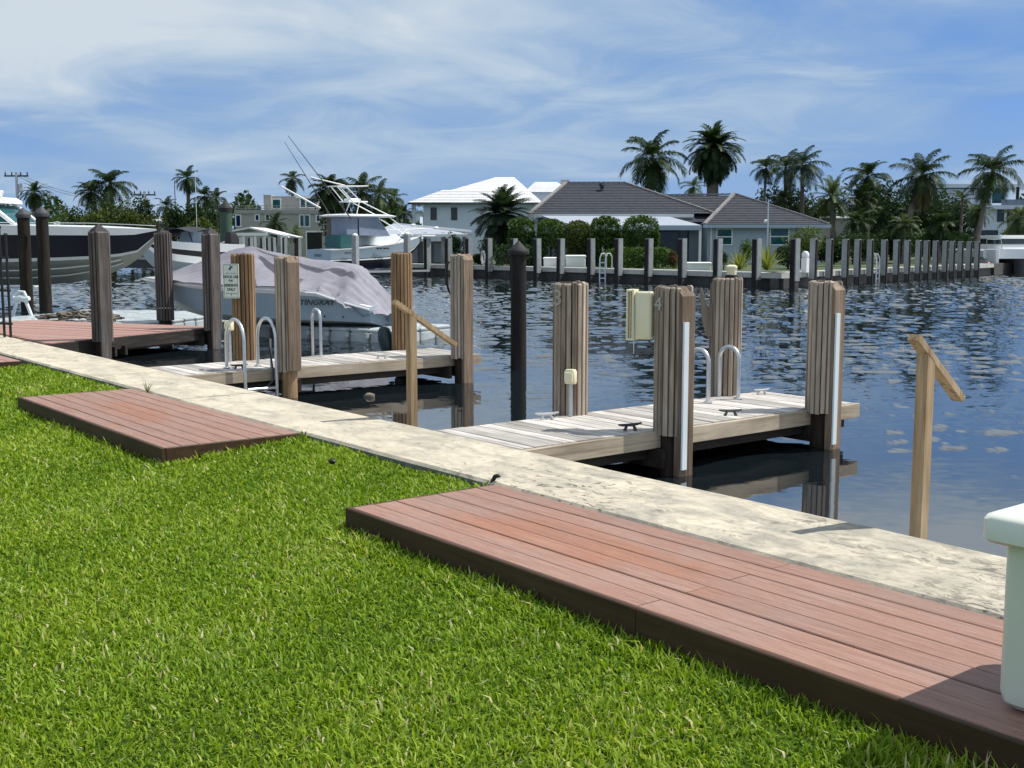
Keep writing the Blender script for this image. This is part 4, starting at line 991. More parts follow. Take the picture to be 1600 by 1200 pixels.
# catamaran at the end of the side canal
t = thing('catamaran', 'white sailing catamaran moored at the end of the side canal', 'catamaran', at(1592, 72.0), HEAD*-1 + R(90))
for s_ in (-1.5, 1.5):
    secs = []
    for f in (0, .06, .5, 1):
        w = np.interp(f, [0, .06, .5, 1], [.1, .35, .6, .55]); z1 = np.interp(f, [0, 1], [1.12, 1.02])
        secs.append([(s_ + a*w, f*9 - .5, b) for a, b in ((-.7, WZ - .2), (.7, WZ - .2), (1, z1), (-1, z1))])
    obj('hull', MB().loft(secs, closed=True), M['gel'], t, True)
obj('bridge_deck', MB().cbox(-2.05, 2.05, .3, 8, .55, 1.14, .1, 'y'), M['gel'], t)
obj('saloon', MB().loft([rrect(-1.0, 1.9, .9, 5.0, .4, 1.1), rrect(-.8, 1.7, 1.3, 4.6, .4, 2.0)], closed=True), M['gel'], t, True)
obj('window', MB().loft([rrect(-1.01, 1.91, .99, 4.9, .4, 1.45), rrect(-.93, 1.83, 1.13, 4.76, .4, 1.78)], closed=True), M['glass'], t)
obj('mast', MB().tube([(3.05, 2.3, 1.1), (3.2, 2.3, 14)], .06, 8), M['capgrey'], t); obj('stay', MB().tube([(1.9, 0, 1.2), (3.2, 2.3, 13)], .011, 5), M['capgrey'], t)
obj('rail', MB().tube([(-1.95, .1, 1.1), (-1.95, .1, 1.75), (-1.2, -.2, 1.75), (-1.1, -.2, 1.1)], .03, 6), M['alu'], t)
c = at(1544, 71.5); o = obj('red_buoy', MB().blob((0, 0, 0), (.28, .28, .34), 10, 8), M['red'], loc=(c.x, c.y, .05)); tag(o, 'dark red mooring ball hanging beside the catamaran', 'buoy')

# ------------------------------------------------------------------ far shore: land, seawall, pilings
FY = 38.4; GZ = .27
corner = Vector((-30.7, FY, 0)); rend = Vector((-36.9, 66.0, 0))
wd = (rend - corner).normalized()
mb = MB()
mb.poly([(-900, FY + .5, GZ), (corner.x - .5, FY + .5, GZ), (rend.x - .5, rend.y, GZ), (-41.5, 80, GZ), (400, 80, GZ), (400, 900, GZ), (-900, 900, GZ)])
struct(obj('far_ground', mb, M['farlawn']))
fw = thing('canal_wall', None, None); struct(fw)
def wall_run(a, b, name):
    a = Vector(a); b = Vector(b); d = (b - a).normalized(); nrm = Vector((d.y, -d.x, 0)); n = max(1, round((b - a).length/2.05))
    seg = (b - a).length/n
    for k in range(n):
        p = a + d*(k*seg + .01); q = a + d*((k+1)*seg - .01)
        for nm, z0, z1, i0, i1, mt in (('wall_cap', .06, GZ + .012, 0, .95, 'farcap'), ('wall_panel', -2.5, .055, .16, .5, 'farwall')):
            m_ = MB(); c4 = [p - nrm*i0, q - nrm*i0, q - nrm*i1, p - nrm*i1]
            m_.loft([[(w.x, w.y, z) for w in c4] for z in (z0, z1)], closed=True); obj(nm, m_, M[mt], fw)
wall_run((-110, FY, 0), corner, 'front'); wall_run(corner, rend, 'side')
struct(obj('far_quay', MB().box(-900, -110, FY, FY + .9, -2.5, GZ + .01), M['farcap']))
struct(obj('end_quay', MB().loft([[(-41.5, 80, z), (-36.9, 66.05, z), (-38.3, 66.05, z), (-43, 80, z)] for z in (-2.5, GZ + .01)], closed=True).box(-41.5, 400, 79.4, 80.2, -2.5, GZ + .01), M['farwall']))
pm = MB().cbox(-.15, .15, -.15, .15, -2.6, 0, .02, 'z').mesh('concrete_piling', M['piling'])
def conc_pile(p, top, rz, label, grp):
    w = .15 if 'front' in grp else .12
    o = link('concrete_piling', MB().cbox(-w, w, -w, w, -.02, top, .02, 'z').mesh('concrete_piling', M['piling']), None, (p.x, p.y, 0), (random.uniform(-.008, .008), random.uniform(-.008, .008), rz))
    tag(o, label, 'piling', grp)
    obj('fender_board', MB().cbox(-w*.7, w*.7, -w - .05, -w - .003, -2.6, top - .04, .01, 'z'), M['pile_black'], o)
    obj('pile_foot', MB().cbox(-w*.85, w*.85, -w*.95, w*.8, -2.6, -.022, .02, 'z'), M['farwall'], o)
cols = [1243, 1183, 1122, 1067, 1014, 967, 924, 876, 840, 803, 764, 733, 701, 668]
for i, cx in enumerate(cols):
    p, d = on_wall(cx, FY - .2)
    conc_pile(p, zat(372.5, d) if i < 10 else zat(372, d), 0, ('grey concrete piling on the far seawall corner, where the two canals meet' if i == 0 else f'grey concrete piling of the far front seawall, {ORD[i]} from the corner piling'), 'concrete pilings along the far front seawall')
for i, cx in enumerate([467, 445, 428, 420, 411, 392, 375]):
    p, d = on_wall(cx, FY - .2); conc_pile(p, zat(372, d) + .05, 0, f'grey concrete piling by the boathouse, {ORD[i+1]} from the fishing boat stern', 'concrete pilings by the boathouse')
wr = math.atan2(wd.y, wd.x)
for i, cx in enumerate([1271, 1296, 1321, 1340, 1360, 1382, 1401, 1418, 1435, 1448, 1462, 1477, 1488, 1501, 1514, 1527]):
    s_ = (cx - 800)/1827.0; d = FW + RT*s_; n_ = Vector((wd.y, -wd.x, 0)); o0 = corner + n_*.2
    k = o0.dot(n_)/d.dot(n_); p = d*k
    conc_pile(p, zat(372.5 + .32*i, k), wr, f'grey concrete piling of the side canal wall, {ORD[i+1]} from the corner piling', 'concrete pilings along the side canal wall')
def far_ladder(label, p, rz):
    t = thing('far_ladder', label, 'ladder', (p.x, p.y, 0), rz)
    for dx in (-.2, .2): obj('rail', MB().tube([(dx, 0, WZ - .3), (dx, 0, .75), (dx, .1, 1.0), (dx, .3, 1.02), (dx, .42, .85), (dx, .42, GZ)], .035, 6), M['alu'], t, True)
    for z in (-.2, .05, .3, .55): obj('rung', MB().box(-.2, .2, -.025, .025, z, z + .05), M['alu'], t)
p, d = on_wall(942, FY - .12); far_ladder('pale metal ladder on the far front seawall', p, 0)
s_ = (1373 - 800)/1827.0; dv = FW + RT*s_; k = (corner + n_*.12).dot(n_)/dv.dot(n_); far_ladder('pale metal ladder on the side canal wall', dv*k, wr)
p, d = on_wall(766, FY + .05)
t = thing('rope_coil', 'coil of white rope hung on a far piling', 'rope', (p.x, p.y - .45, 0))
obj('coil', MB().tube([(.16*math.cos(q*.5)*(1 + .1*math.sin(q)), .06*math.sin(q*1.7), .72 + .36*math.sin(q*.5)) for q in range(52)], .035, 5), M['ropew'], t, True)
for lab, c0, c1, dist, z0, z1, dep in (('long white storage box on the far quay', 849, 884, 61.0, .0, .50, .7), ('taller white storage box with rounded lid on the far quay', 884, 916, 60.3, .0, .62, .8), ('low white bench wall in front of the dark-roofed house', 1074, 1113, 54.0, .0, .36, .5)):
    a_ = at(c0, dist); b_ = at(c1, dist); v = b_ - a_; W_ = v.length
    t = thing('storage_box' if 'box' in lab else 'bench_wall', lab, 'storage box' if 'box' in lab else 'wall', (a_.x, a_.y, GZ), math.atan2(v.y, v.x))
    obj('body', MB().cbox(.03, W_ - .03, 0, dep, 0, z1 - .1, .03, 'z'), M['white'], t); obj('lid', MB().loft([rrect(0, W_, -.03, dep + .03, .06, z1 - .1), rrect(0, W_, -.03, dep + .03, .06, z1 - .03), rrect(.05, W_ - .05, .03, dep - .03, .06, z1)], closed=True), M['white'], t, True)
c = at(1259, 49.4); t = thing('power_pedestal', 'white power pedestal standing on the far quay corner', 'power pedestal', (c.x, c.y, GZ)); obj('post', MB().cbox(-.14, .14, -.12, .12, 0, .62, .03, 'z'), M['white'], t); obj('head', MB().lathe([(.10, .62), (.15, .66), (.16, .78), (.1, .88), (.02, .90)], 12), M['white'], t, True)
c = at(1199, 58); t = thing('flagpole', 'thin pale flagpole in front of the dark-roofed house', 'flagpole', (c.x, c.y, GZ)); obj('pole', MB().tube([(0, 0, 0), (0, 0, zat(312, 58) - GZ)], [.06, .03], 8), M['alu'], t, True); obj('lamp', MB().blob((-.12, -.02, zat(346, 58) - GZ), .10, 8, 6), M['white'], t, True)

# ------------------------------------------------------------------ houses
def local_at(col, d): return at(col, d)
def house(label, col, dist, cat='house', name='house', rz=None):
    c = at(col, dist); return thing(name, label, cat, (c.x, c.y, GZ), (math.pi/2 - HEAD) if rz is None else rz)
def lx(col, col0, d): return (col - col0)/1827.0*d
def window(t, x, z, w, h, y=0, glass='glass', fr=.07, bars=1, frame='white', wallpart=None):
    f = obj('window', MB().box(x - w/2 - fr, x + w/2 + fr, y - .06, y - .003, z - h/2 - fr, z - h/2).box(x - w/2 - fr, x + w/2 + fr, y - .06, y - .003, z + h/2, z + h/2 + fr).box(x - w/2 - fr, x - w/2, y - .06, y - .003, z - h/2, z + h/2).box(x + w/2, x + w/2 + fr, y - .06, y - .003, z - h/2, z + h/2), M[frame], t)
    obj('pane', MB().box(x - w/2, x + w/2, y - .022, y - .004, z - h/2, z + h/2), M[glass], f)
    for k in range(bars): obj('glazing_bar', MB().box(x - w/2, x + w/2, y - .05, y - .024, z - .03 + h*(k - (bars - 1)/2)/ (bars + 1)*.9, z + .03 + h*(k - (bars - 1)/2)/(bars + 1)*.9), M[frame], f)
def courses(a, b, c, d, n, mb, lip=.035, m=0):
    """roof slope a-b (eave) to d-c (top) laid in stepped tile courses"""
    a, b, c, d = map(Vector, (a, b, c, d)); nrm = (b - a).cross(d - a)
    if nrm.length < 1e-6: nrm = (b - a).cross(c - a)
    nrm.normalize()
    if nrm.z < 0: nrm = -nrm
    for k in range(n):
        f0, f1 = k/n, (k+1)/n
        p, q = a.lerp(d, f0) + nrm*lip, b.lerp(c, f0) + nrm*lip; r, s = b.lerp(c, f1) + nrm*.004, a.lerp(d, f1) + nrm*.004
        mb.poly([p, q, r, s], m); mb.poly([p - nrm*lip, q - nrm*lip, q, p], m)
def ridge_caps(mb, a, b, n, w=.22):
    a, b = Vector(a), Vector(b)
    for k in range(n):
        p = a.lerp(b, k/n); q = a.lerp(b, (k + .92)/n); mb.bar(p + Vector((0, 0, .03)), q + Vector((0, 0, .05)), w, .09)

# dark roofed bungalow
C0 = 950; D0 = 69.0
t = house('low pale blue bungalow under a charcoal tiled hip roof', C0, D0)
g = lambda col, row, d: (lx(col, C0, d), d - D0, zat(row, d) - GZ)
ea, eb = g(828, 334, 69.2), g(1078, 335.5, 69.2)
bk_ = 10.5
ra_, rb_ = g(895, 286, 74.4), g(987, 286.5, 74.4)
ez = ea[2]; eb = (eb[0], eb[1], ez); ea = (ea[0], ea[1], ez); rb_ = (rb_[0], rb_[1], ra_[2])
ea2 = (ea[0], ea[1] + bk_, ez); eb2 = (eb[0] + 1.5, eb[1] + bk_, ez); ebx = (eb[0] + 1.5, eb[1], ez)
roof = MB()
courses(ea, ebx, rb_, ra_, 19, roof); courses(ea2, ea, ra_, ra_, 19, roof); courses(ebx, eb2, rb_, rb_, 19, roof); courses(eb2, ea2, ra_, rb_, 10, roof)
obj('roof', roof, M['darkroof'], t)
rc = MB(); ridge_caps(rc, ea, ra_, 26); ridge_caps(rc, ra_, rb_, 12, .2); ridge_caps(rc, rb_, ebx, 26)
o = obj('ridge_tiles', rc, M['roofcap'], t); o['kind'] = 'stuff'
obj('roof_vent', MB().lathe([(.12, 0), (.12, .22), (.2, .24), (.16, .36)], 8, g(948, 296, 73.0)), M['darkroof'], t)
obj('gutter', MB().box(ea[0] - .1, eb[0] + .2, ea[1] - .12, ea[1] + .02, ez - .22, ez - .01), M['white'], t)
obj('wall', MB().box(ea[0] + .5, eb[0] + 1, ea[1] + .6, ea[1] + bk_ - .6, 0, ez - .1), M['wallblue'], t)
obj('patio_shade', MB().box(ea[0] + 1.2, eb[0] + .3, ea[1] - .02, ea[1] + .05, 2.0, ez - .25), M['wallblue'], t)
# patio roof with curved left edge
pa = g(846, 337, 68.9); pb = g(1045, 338.5, 68.9); pc = g(1088, 352, 65.6); pd = g(905, 352, 65.6)
top = [pa, pb, pc, pd, g(885, 350, 66.0), g(868, 345.5, 67.2)]
mb = MB(); mb.poly(top); mb.poly([(p[0], p[1], p[2] - .12) for p in reversed(top)])
for a_, b_ in zip(top, top[1:] + top[:1]): mb.poly([a_, (a_[0], a_[1], a_[2] - .12), (b_[0], b_[1], b_[2] - .12), b_])
obj('patio_roof', mb, M['greyroof'], t); mb = MB(); mb.bar((pd[0] - .4, pd[1], pd[2] - .16), (pc[0], pc[1], pc[2] - .16), .10, .22); obj('patio_fascia', mb, M['wallblue'], t)
for col in (1086, 1012, 935): q = g(col, 352, 65.7); obj('patio_post', MB().box(q[0] - .07, q[0] + .07, q[1] - .07, q[1] + .07, 0, q[2] - .2), M['white'], t)
obj('downpipe', MB().tube([(ea[0] + .1, ea[1] - .05, ez - .2), (ea[0] + .7, ea[1] + .5, ez - .8), (ea[0] + .75, ea[1] + .55, 0)], .05, 6), M['white'], t)
y_ = ea[1] + .6
for col, w_, h_ in ((1042, 2.6, 2.0), (930, 2.2, 1.9)):
    window(t, lx(col, C0, D0 + .5), 1.15, w_, h_, y_, 'glass', .08, 0, 'capgrey')
# right wing: a pyramid hip in front of a lower ridge
wz = g(1100, 350.5, 67)[2]
A = g(1096, 350.5, 67); B = (g(1290, 350.5, 67)[0], A[1], wz); A = (A[0], A[1], wz); dp = 7.2
apx = g(1150, 303, 71)
A2 = (A[0], A[1] + 8, wz); B2 = (B[0], B[1] + 8, wz)
roof = MB(); courses(A, B, apx, apx, 18, roof); courses(A2, A, apx, apx, 18, roof); courses(B, B2, apx, apx, 18, roof); courses(B2, A2, apx, apx, 12, roof)
ml = g(1030, 305, 73.0); ml = (ml[0], ml[1], apx[2] - .05); ea3 = (ml[0] - .5, A[1] + 1.8, wz + .15); eb3 = (A[0] + 3, A[1] + 1.8, wz + .15)
courses(ea3, eb3, (apx[0] + .1, apx[1] + 1.2, apx[2] - .05), (ml[0], apx[1] + 1.2, ml[2]), 16, roof)
obj('wing_roof', roof, M['darkroof'], t)
rc = MB(); ridge_caps(rc, A, apx, 24); ridge_caps(rc, apx, B, 26, .16); ridge_caps(rc, (ml[0], apx[1] + 1.2, ml[2]), (apx[0], apx[1] + 1.2, apx[2]), 12, .16)
o = obj('ridge_tiles', rc, M['roofcap'], t); o['kind'] = 'stuff'
obj('gutter', MB().box(A[0] - .1, B[0] + .1, A[1] - .1, A[1] + .03, wz - .2, wz - .01), M['wallblue'], t)
obj('wall', MB().box(A[0] + .25, B[0] - .3, A[1] + .45, A[1] + 7.5, 0, wz - .06), M['wallblue'], t)
y_ = A[1] + .45
window(t, lx(1128, C0, 67.4), zat(370, 67.4) - GZ, .82, .85, y_, 'tealglass', .06)
window(t, lx(1214, C0, 67.4), zat(369.5, 67.4) - GZ, 1.0, .9, y_, 'tealglass', .06)
obj('downpipe', MB().tube([(lx(1108, C0, 67), y_ - .05, wz - .1), (lx(1108, C0, 67), y_ - .05, 0)], .05, 6), M['white'], t)

# white house with a white hip roof
C0 = 735; D0 = 100.0
t = house('two storey white house under a white tiled roof', C0, D0)
g = lambda col, row, d: (lx(col, C0, d), d - D0, zat(row, d) - GZ)
ez = g(640, 317, 100)[2]
ea = (g(638, 317, 99.4)[0], -.6, ez); eb = (g(848, 317, 99.4)[0], -.6, ez)
apx = g(772, 277, 106); ap2 = (apx[0] + 1.6, apx[1], apx[2])
sh = g(692, 296.5, 102.5)
roof = MB()
courses(ea, eb, ap2, apx, 17, roof); courses((ea[0], 12, ez), ea, apx, apx, 17, roof); courses(eb, (eb[0], 12, ez), ap2, ap2, 17, roof)
lw = g(692, 297, 101.6)
courses(ea, (lx(772, C0, 99.4), -.62, ez), (lx(772, C0, 101.6), lw[1], lw[2]), lw, 8, roof, .05)
courses((ea[0], 4.5, ez), ea, lw, lw, 8, roof, .05)
obj('roof', roof, M['whiteroof'], t)
obj('eave', MB().box(ea[0], eb[0], -.62, -.5, ez - .14, ez - .02), M['capgrey'], t)
wl = lx(662, C0, 100)
obj('wall', MB().box(wl, eb[0] - .6, 0, 11, 0, ez - .1), M['wallwhite'], t)
obj('column', MB().box(lx(644, C0, 100), lx(650, C0, 100), -.2, .2, 0, ez - .1), M['wallwhite'], t)
obj('balcony', MB().box(lx(644, C0, 100), wl, 0, 3, 0, 1.6), M['wallwhite'], t)
for col in (678, 710): window(t, lx(col, C0, 100), zat(334, 100) - GZ, .42, .95, 0, 'glass', .05, 0, 'capgrey')
e2 = g(812, 300, 112); e3 = g(886, 300, 112); r2 = g(828, 284.5, 114); r3 = g(862, 284.5, 114)
roof = MB(); courses(e2, e3, r3, r2, 9, roof); courses(e3, (e3[0], e3[1] + 5, e3[2]), r3, r3, 9, roof); obj('rear_roof', roof, M['whiteroof'], t)
obj('rear_wall', MB().box(e2[0] + .5, e3[0] - .5, e2[1] + .4, e2[1] + 6, 0, e2[2]), M['wallwhite'], t)
obj('chimney', MB().box(r3[0] + .4, r3[0] + 1.2, r3[1] + .5, r3[1] + 1.3, r3[2] - 1.5, r3[2] + .25), M['wallgrey'], t)

# grey modern house
C0 = 445; D0 = 112.0
t = house('grey flat-roofed house with teal windows and roof terrace', C0, D0)
z = lambda row: zat(row, D0) - GZ; X = lambda col: lx(col, C0, D0)
obj('lower_storey', MB().box(X(369), X(512), 0, 10, 0, z(333)), M['wallgreen'], t)
obj('terrace_parapet', MB().box(X(368), X(513), -.12, -.01, z(334), z(328)), M['wallgrey'], t)
obj('upper_storey', MB().box(X(407), X(490), 2.5, 10, z(330), z(305)), M['wallgrey'], t)
obj('stair_tower', MB().box(X(406), X(418), 2.2, 4, z(330), z(303)), M['wallgrey'], t)
obj('roof_edge', MB().box(X(457), X(490), 2.2, 2.48, z(308), z(304)), M['white'], t)
obj('stair_rail', MB().bar((X(488), 2.0, z(306)), (X(510), -.2, z(328)), .14, .14), M['white'], t)
for row in (322, 326): obj('terrace_rail', MB().box(X(369), X(500), -.05, .02, z(row), z(row) + .06), M['wallgrey'], t)
for k in range(9): obj('terrace_post', MB().box(X(369 + 16*k), X(369 + 16*k) + .07, -.04, .01, z(330), z(321.5)), M['wallgrey'], t)
for col, row, w_, h_, y_, gl, b_ in ((425.5, 317, .72, .80, 2.5, 'tealglass', 0), (467.5, 315.5, .42, .85, 2.5, 'tealglass', 0), (480.5, 315.5, .86, .85, 2.5, 'tealglass', 0), (373.5, 345, .38, 1.0, 0, 'blueglass', 0), (403, 340, .28, .46, 0, 'blueglass', 0), (419, 340, .28, .46, 0, 'glass', 0), (473, 345, .34, 1.02, 0, 'tealglass', 0), (480.5, 345, .42, 1.02, 0, 'tealglass', 0), (498, 341.5, .26, .5, 0, 'blueglass', 0)):
    window(t, X(col), z(row), w_, h_, y_, gl, .11, b_)
obj('garage_opening', MB().box(X(480), X(503), -.04, -.005, 0, z(363)), M['capblack'], t)
obj('garage_frame', MB().box(X(478), X(505), -.08, -.04, z(363), z(360.5)).box(X(478), X(480), -.08, -.04, 0, z(363)), M['white'], t)

# low boathouse roofs
C0 = 655; D0 = 72.0
t = house('low carport building under a pale metal roof by the fishing boat', C0, D0, 'boathouse', 'boathouse')
g = lambda col, row, d: (lx(col, C0, d), d - D0, zat(row, d) - GZ)
e0, e1 = g(578, 366, 71.2), g(735, 366.5, 71.2); q0, q1 = g(608, 349.5, 75.5), g(700, 361, 75.5); e1 = (e1[0], e1[1], e0[2]); mid_ = g(655, 357, 73.2)
mb = MB(); k0, k1 = (e0[0], e0[1] + 8, e0[2]), (e1[0], e1[1] + 8, e0[2])
mb.poly([e0, mid_, q0]); mb.poly([e0, e1, q1, mid_]); mb.poly([mid_, q1, q0]); mb.poly([e1, k1, q1]); mb.poly([k0, e0, q0]); mb.poly([k1, k0, q0, q1]); mb.poly([e0, k0, k1, e1])
obj('roof', mb, M['greyroof'], t); mb = MB(); mb.bar((e0[0], e0[1] - .05, e0[2] - .08), (e1[0], e1[1] - .05, e1[2] - .08), .08, .16); mb.bar(q0, (e1[0], q1[1], q1[2]), .08, .14)
obj('roof_edge', mb, M['white'], t)
for col in (640, 676): q = g(col, 355 + (col-640)*.12, 75); obj('roof_vent', MB().lathe([(.10, 0), (.10, .22), (.16, .24), (.08, .32)], 8, (q[0], q[1], q[2] - .1)), M['white'], t)
obj('wall', MB().box(lx(600, C0, 75), lx(694, C0, 75), 3, 5.8, 0, 1.35), M['wallgrey'], t)
for col in (640, 679): obj('door', MB().box(lx(col - 7, C0, 75), lx(col + 7, C0, 75), 2.93, 2.99, 0, 1.22), M['wallwhite'], t)
for col in (665, 693, 726): obj('column', MB().box(lx(col, C0, 72) - .12, lx(col, C0, 72) + .12, -.4, -.15, 0, zat(363.5, 72) - GZ), M['wallgrey'], t)
C0 = 405; D0 = 93.0
t = house('white boathouse with shallow roof in front of the grey house', C0, D0, 'boathouse', 'boathouse')
g = lambda col, row: (lx(col, C0, D0), 0, zat(row, D0) - GZ)
P_ = [g(362, 361), g(396, 355), g(456, 369.5)]
mb = MB(); mb.loft([[(p[0], y, p[2]) for p in P_] + [(p[0], y, p[2] - .12) for p in reversed(P_)] for y in (-1.4, 5)], closed=True); obj('roof', mb, M['whiteroof'], t)
obj('valance', MB().box(g(362, 0)[0], g(424, 0)[0], -1.5, -1.41, zat(368.5, D0) - GZ, zat(364, D0) - GZ), M['white'], t)
for col in (370, 387, 405, 420, 446): obj('column', MB().box(g(col, 0)[0] - .1, g(col, 0)[0] + .1, -1.4, -1.2, 0, zat(369, D0) - GZ), M['white'], t)
obj('rear_wall', MB().box(g(366, 0)[0], g(440, 0)[0], 3, 3.2, 0, 1.0), M['white'], t)

# white modern house on the right
C0 = 1530; D0 = 104.0
t = house('tall white modern house behind the leaning coconut palm', C0, D0)
z = lambda row: zat(row, D0) - GZ; X = lambda col: lx(col, C0, D0)
obj('wall', MB().box(X(1462), X(1572), 0, 9, z(372), z(326)), M['wallwhite'], t)
obj('upper_storey', MB().box(X(1455), X(1556), 1.5, 9, z(326), z(294)), M['wallwhite'], t)
obj('roof_slab', MB().box(X(1450), X(1640), .6, 10, z(292.5), z(287)), M['wallwhite'], t)
obj('terrace_slab', MB().box(X(1540), X(1640), -.6, 9, z(327), z(321)), M['wallwhite'], t)
obj('balustrade', MB().box(X(1558), X(1640), -.5, -.45, z(321), z(312)), M['clear'], t)
obj('column', MB().box(X(1584), X(1587), -.2, .1, 0, z(292)), M['capblack'], t)
obj('ground_storey', MB().box(X(1470), X(1568), .6, 8, 0, z(372)), M['glass'], t)
obj('side_wing', MB().box(X(1572.5), X(1660), 2.5, 9, 0, z(327)), M['wallgrey'], t)
for col, row, w_, h_, y_, gl in ((1567, 305, 1.0, 1.2, 1.5, 'tealglass'), (1543, 303, .9, .8, 1.5, 'tealglass'), (1561, 337, .5, .95, 0, 'glass'), (1527, 337, .45, .9, 0, 'glass'), (1545, 364, 1.4, .4, 0, 'glass'), (1520, 364, 1.0, .4, 0, 'glass')):
    window(t, X(col), z(row), w_, h_, y_, gl, .05, 0, 'capgrey')
obj('doorway', MB().box(X(1571), X(1574.5), -.04, -.003, z(348), z(326)), M['capblack'], t)
# small white roofed shelter behind the bungalow
t = house('small white-roofed shelter seen between bungalow and palms', 1307, 84, 'shelter', 'shelter')
obj('roof', MB().loft([rrect(-.95, .95, -.6, 1.4, .1, zat(341, 84) - GZ), rrect(-.9, .85, -.55, 1.35, .1, zat(338, 84) - GZ)], closed=True), M['white'], t); obj('wall', MB().box(-.85, .85, -.4, 1.2, 0, zat(341.5, 84) - GZ), M['wallgrey'], t)
# pale house hidden among the palms on the left
t = house('low pale house glimpsed between the left palms', 498//2, 118); obj('wall', MB().box(-1.5, 1.6, 0, 4, 0, zat(346, 118) - GZ), M['wallwhite'], t); obj('roof', MB().loft([rrect(-1.9, 2.0, -.4, 4.4, .1, zat(346, 118) - GZ), rrect(-.2, .2, 1.8, 2.2, .1, zat(338, 118) - GZ)], closed=True), M['greyroof'], t)
t = house('low cream house glimpsed behind the fishing boat palms', 610, 125); obj('wall', MB().box(-3.2, 3.2, 0, 4, 0, zat(331, 125) - GZ), M['wallwhite'], t); obj('roof', MB().box(-3.5, 3.5, -.3, 4.3, zat(331, 125) - GZ, zat(329, 125) - GZ), M['greyroof'], t)

# utility poles
for col, tp, dist, lab in ((31, 269, 118, 'pale utility pole beside the small date palm'), (229, 299, 128, 'pale utility pole rising behind the dense palms')):
    c = at(col, dist); h_ = zat(tp, dist) - GZ
    t = thing('utility_pole', lab, 'utility pole', (c.x, c.y, GZ), math.pi/2 - HEAD, 'utility poles on the left skyline')
    obj('pole', MB().tube([(0, 0, 0), (0, 0, h_)], [.2, .14], 8), M['galv'], t, True); obj('crossarm', MB().box(-1.2, 1.2, -.06, .06, h_ - .45, h_ - .30), M['capgrey'], t)
    for x in (-1.1, -.45, .45, 1.1): obj('insulator', MB().lathe([(.06, h_ - .3), (.08, h_ - .1), (.03, h_ + .05)], 8, (x, 0, 0)), M['capgrey'], t)
    obj('transformer', MB().lathe([(.22, h_ - 2.0), (.22, h_ - 1.2), (.1, h_ - 1.1)], 10, (.35, 0, 0)), M['galv'], t)
a_ = at(31, 118, 0); b_ = at(229, 128, 0)
for k, off in enumerate((-.9, .9)):
    pts = []
    for q in range(13):
        f = q/12; p = a_.lerp(b_, f); pts.append((p.x, p.y, (zat(271, 118))*(1-f) + zat(301, 128)*f - 1.2*math.sin(math.pi*f) - k*.25))
    o = obj('power_line', MB().tube(pts, .018, 4), M['capblack']); tag(o, 'upper power line sagging between the two utility poles' if k == 0 else 'lower power line sagging between the two utility poles', 'power line')
c = at(276, 105); o = obj('mast', MB().tube([(c.x, c.y, 1), (c.x, c.y, zat(281, 105))], [.06, .03], 6), M['capgrey']); tag(o, 'thin bare mast standing beside the tall royal palm', 'mast')

# ------------------------------------------------------------------ palms
frond_me = {}
def frond_mesh(style, pitch, var, mat):
    """one leaf: a bending midrib with leaflets down both sides; unit length, springs from the origin along +x"""
    key = (style, pitch, var, mat)
    if key in frond_me: return frond_me[key]
    rnd = random.Random(hash((style, pitch, var)) & 0xffff)
    P = dict(royal=(32, .37, 78, .62, .036), coco=(38, .35, 72, .80, .026), date=(40, .21, 80, .15, .028), sago=(36, .26, 55, .15, .026), dense=(32, .31, 85, .55, .038), areca=(28, .37, 78, .5, .036))[style]
    nl, ll, bend, droop, wdt = P
    n = 10; th = R(pitch); pts = [Vector((0, 0, 0))]; tang = []
    for k in range(n):
        d = Vector((math.cos(th), 0, math.sin(th))); tang.append(d); pts.append(pts[-1] + d/n); th -= R(bend*(.35 + 1.3*k/n))/n*(1 + .2*rnd.uniform(-1, 1)); th = max(th, R(-88))
    tang.append(tang[-1]); mb = MB()
    for k in range(n):
        w0 = .020*(1 - k/n) + .004; w1 = .020*(1 - (k+1)/n) + .004
        mb.add([pts[k] + Vector((0, -w0, 0)), pts[k] + Vector((0, w0, 0)), pts[k+1] + Vector((0, w1, 0)), pts[k+1] + Vector((0, -w1, 0))], [(0, 1, 2, 3)])
    for q in range(nl):
        f = .14 + .86*q/(nl - 1); i = min(n - 1, int(f*n)); fr = f*n - i; p = pts[i].lerp(pts[i+1], min(1, fr)); tg = tang[i]
        up = Vector((0, 1, 0)).cross(tg) * -1
        L_ = ll*(math.sin(math.pi*(.12 + .80*f)))**.7*rnd.uniform(.78, 1.14)
        for s_ in (-1, 1):
            fwd_ = .55 + .5*f + rnd.uniform(-.1, .1)
            d = (Vector((0, s_, 0)) + tg*fwd_ + up*(.25 + rnd.uniform(-.15, .15))).normalized()
            m_ = p + d*L_*.5; e = p + d*L_*.95 + Vector((0, 0, -1))*L_*droop*rnd.uniform(.6, 1.1)
            m_ += Vector((0, 0, -1))*L_*droop*.18
            wv = tg*wdt*.5
            mb.add([p - wv*.6, p + wv*.6, m_ + wv, m_ - wv, e], [(0, 1, 2, 3), (3, 2, 4)])
    frond_me[key] = mb.mesh('frond', M[mat]); return frond_me[key]
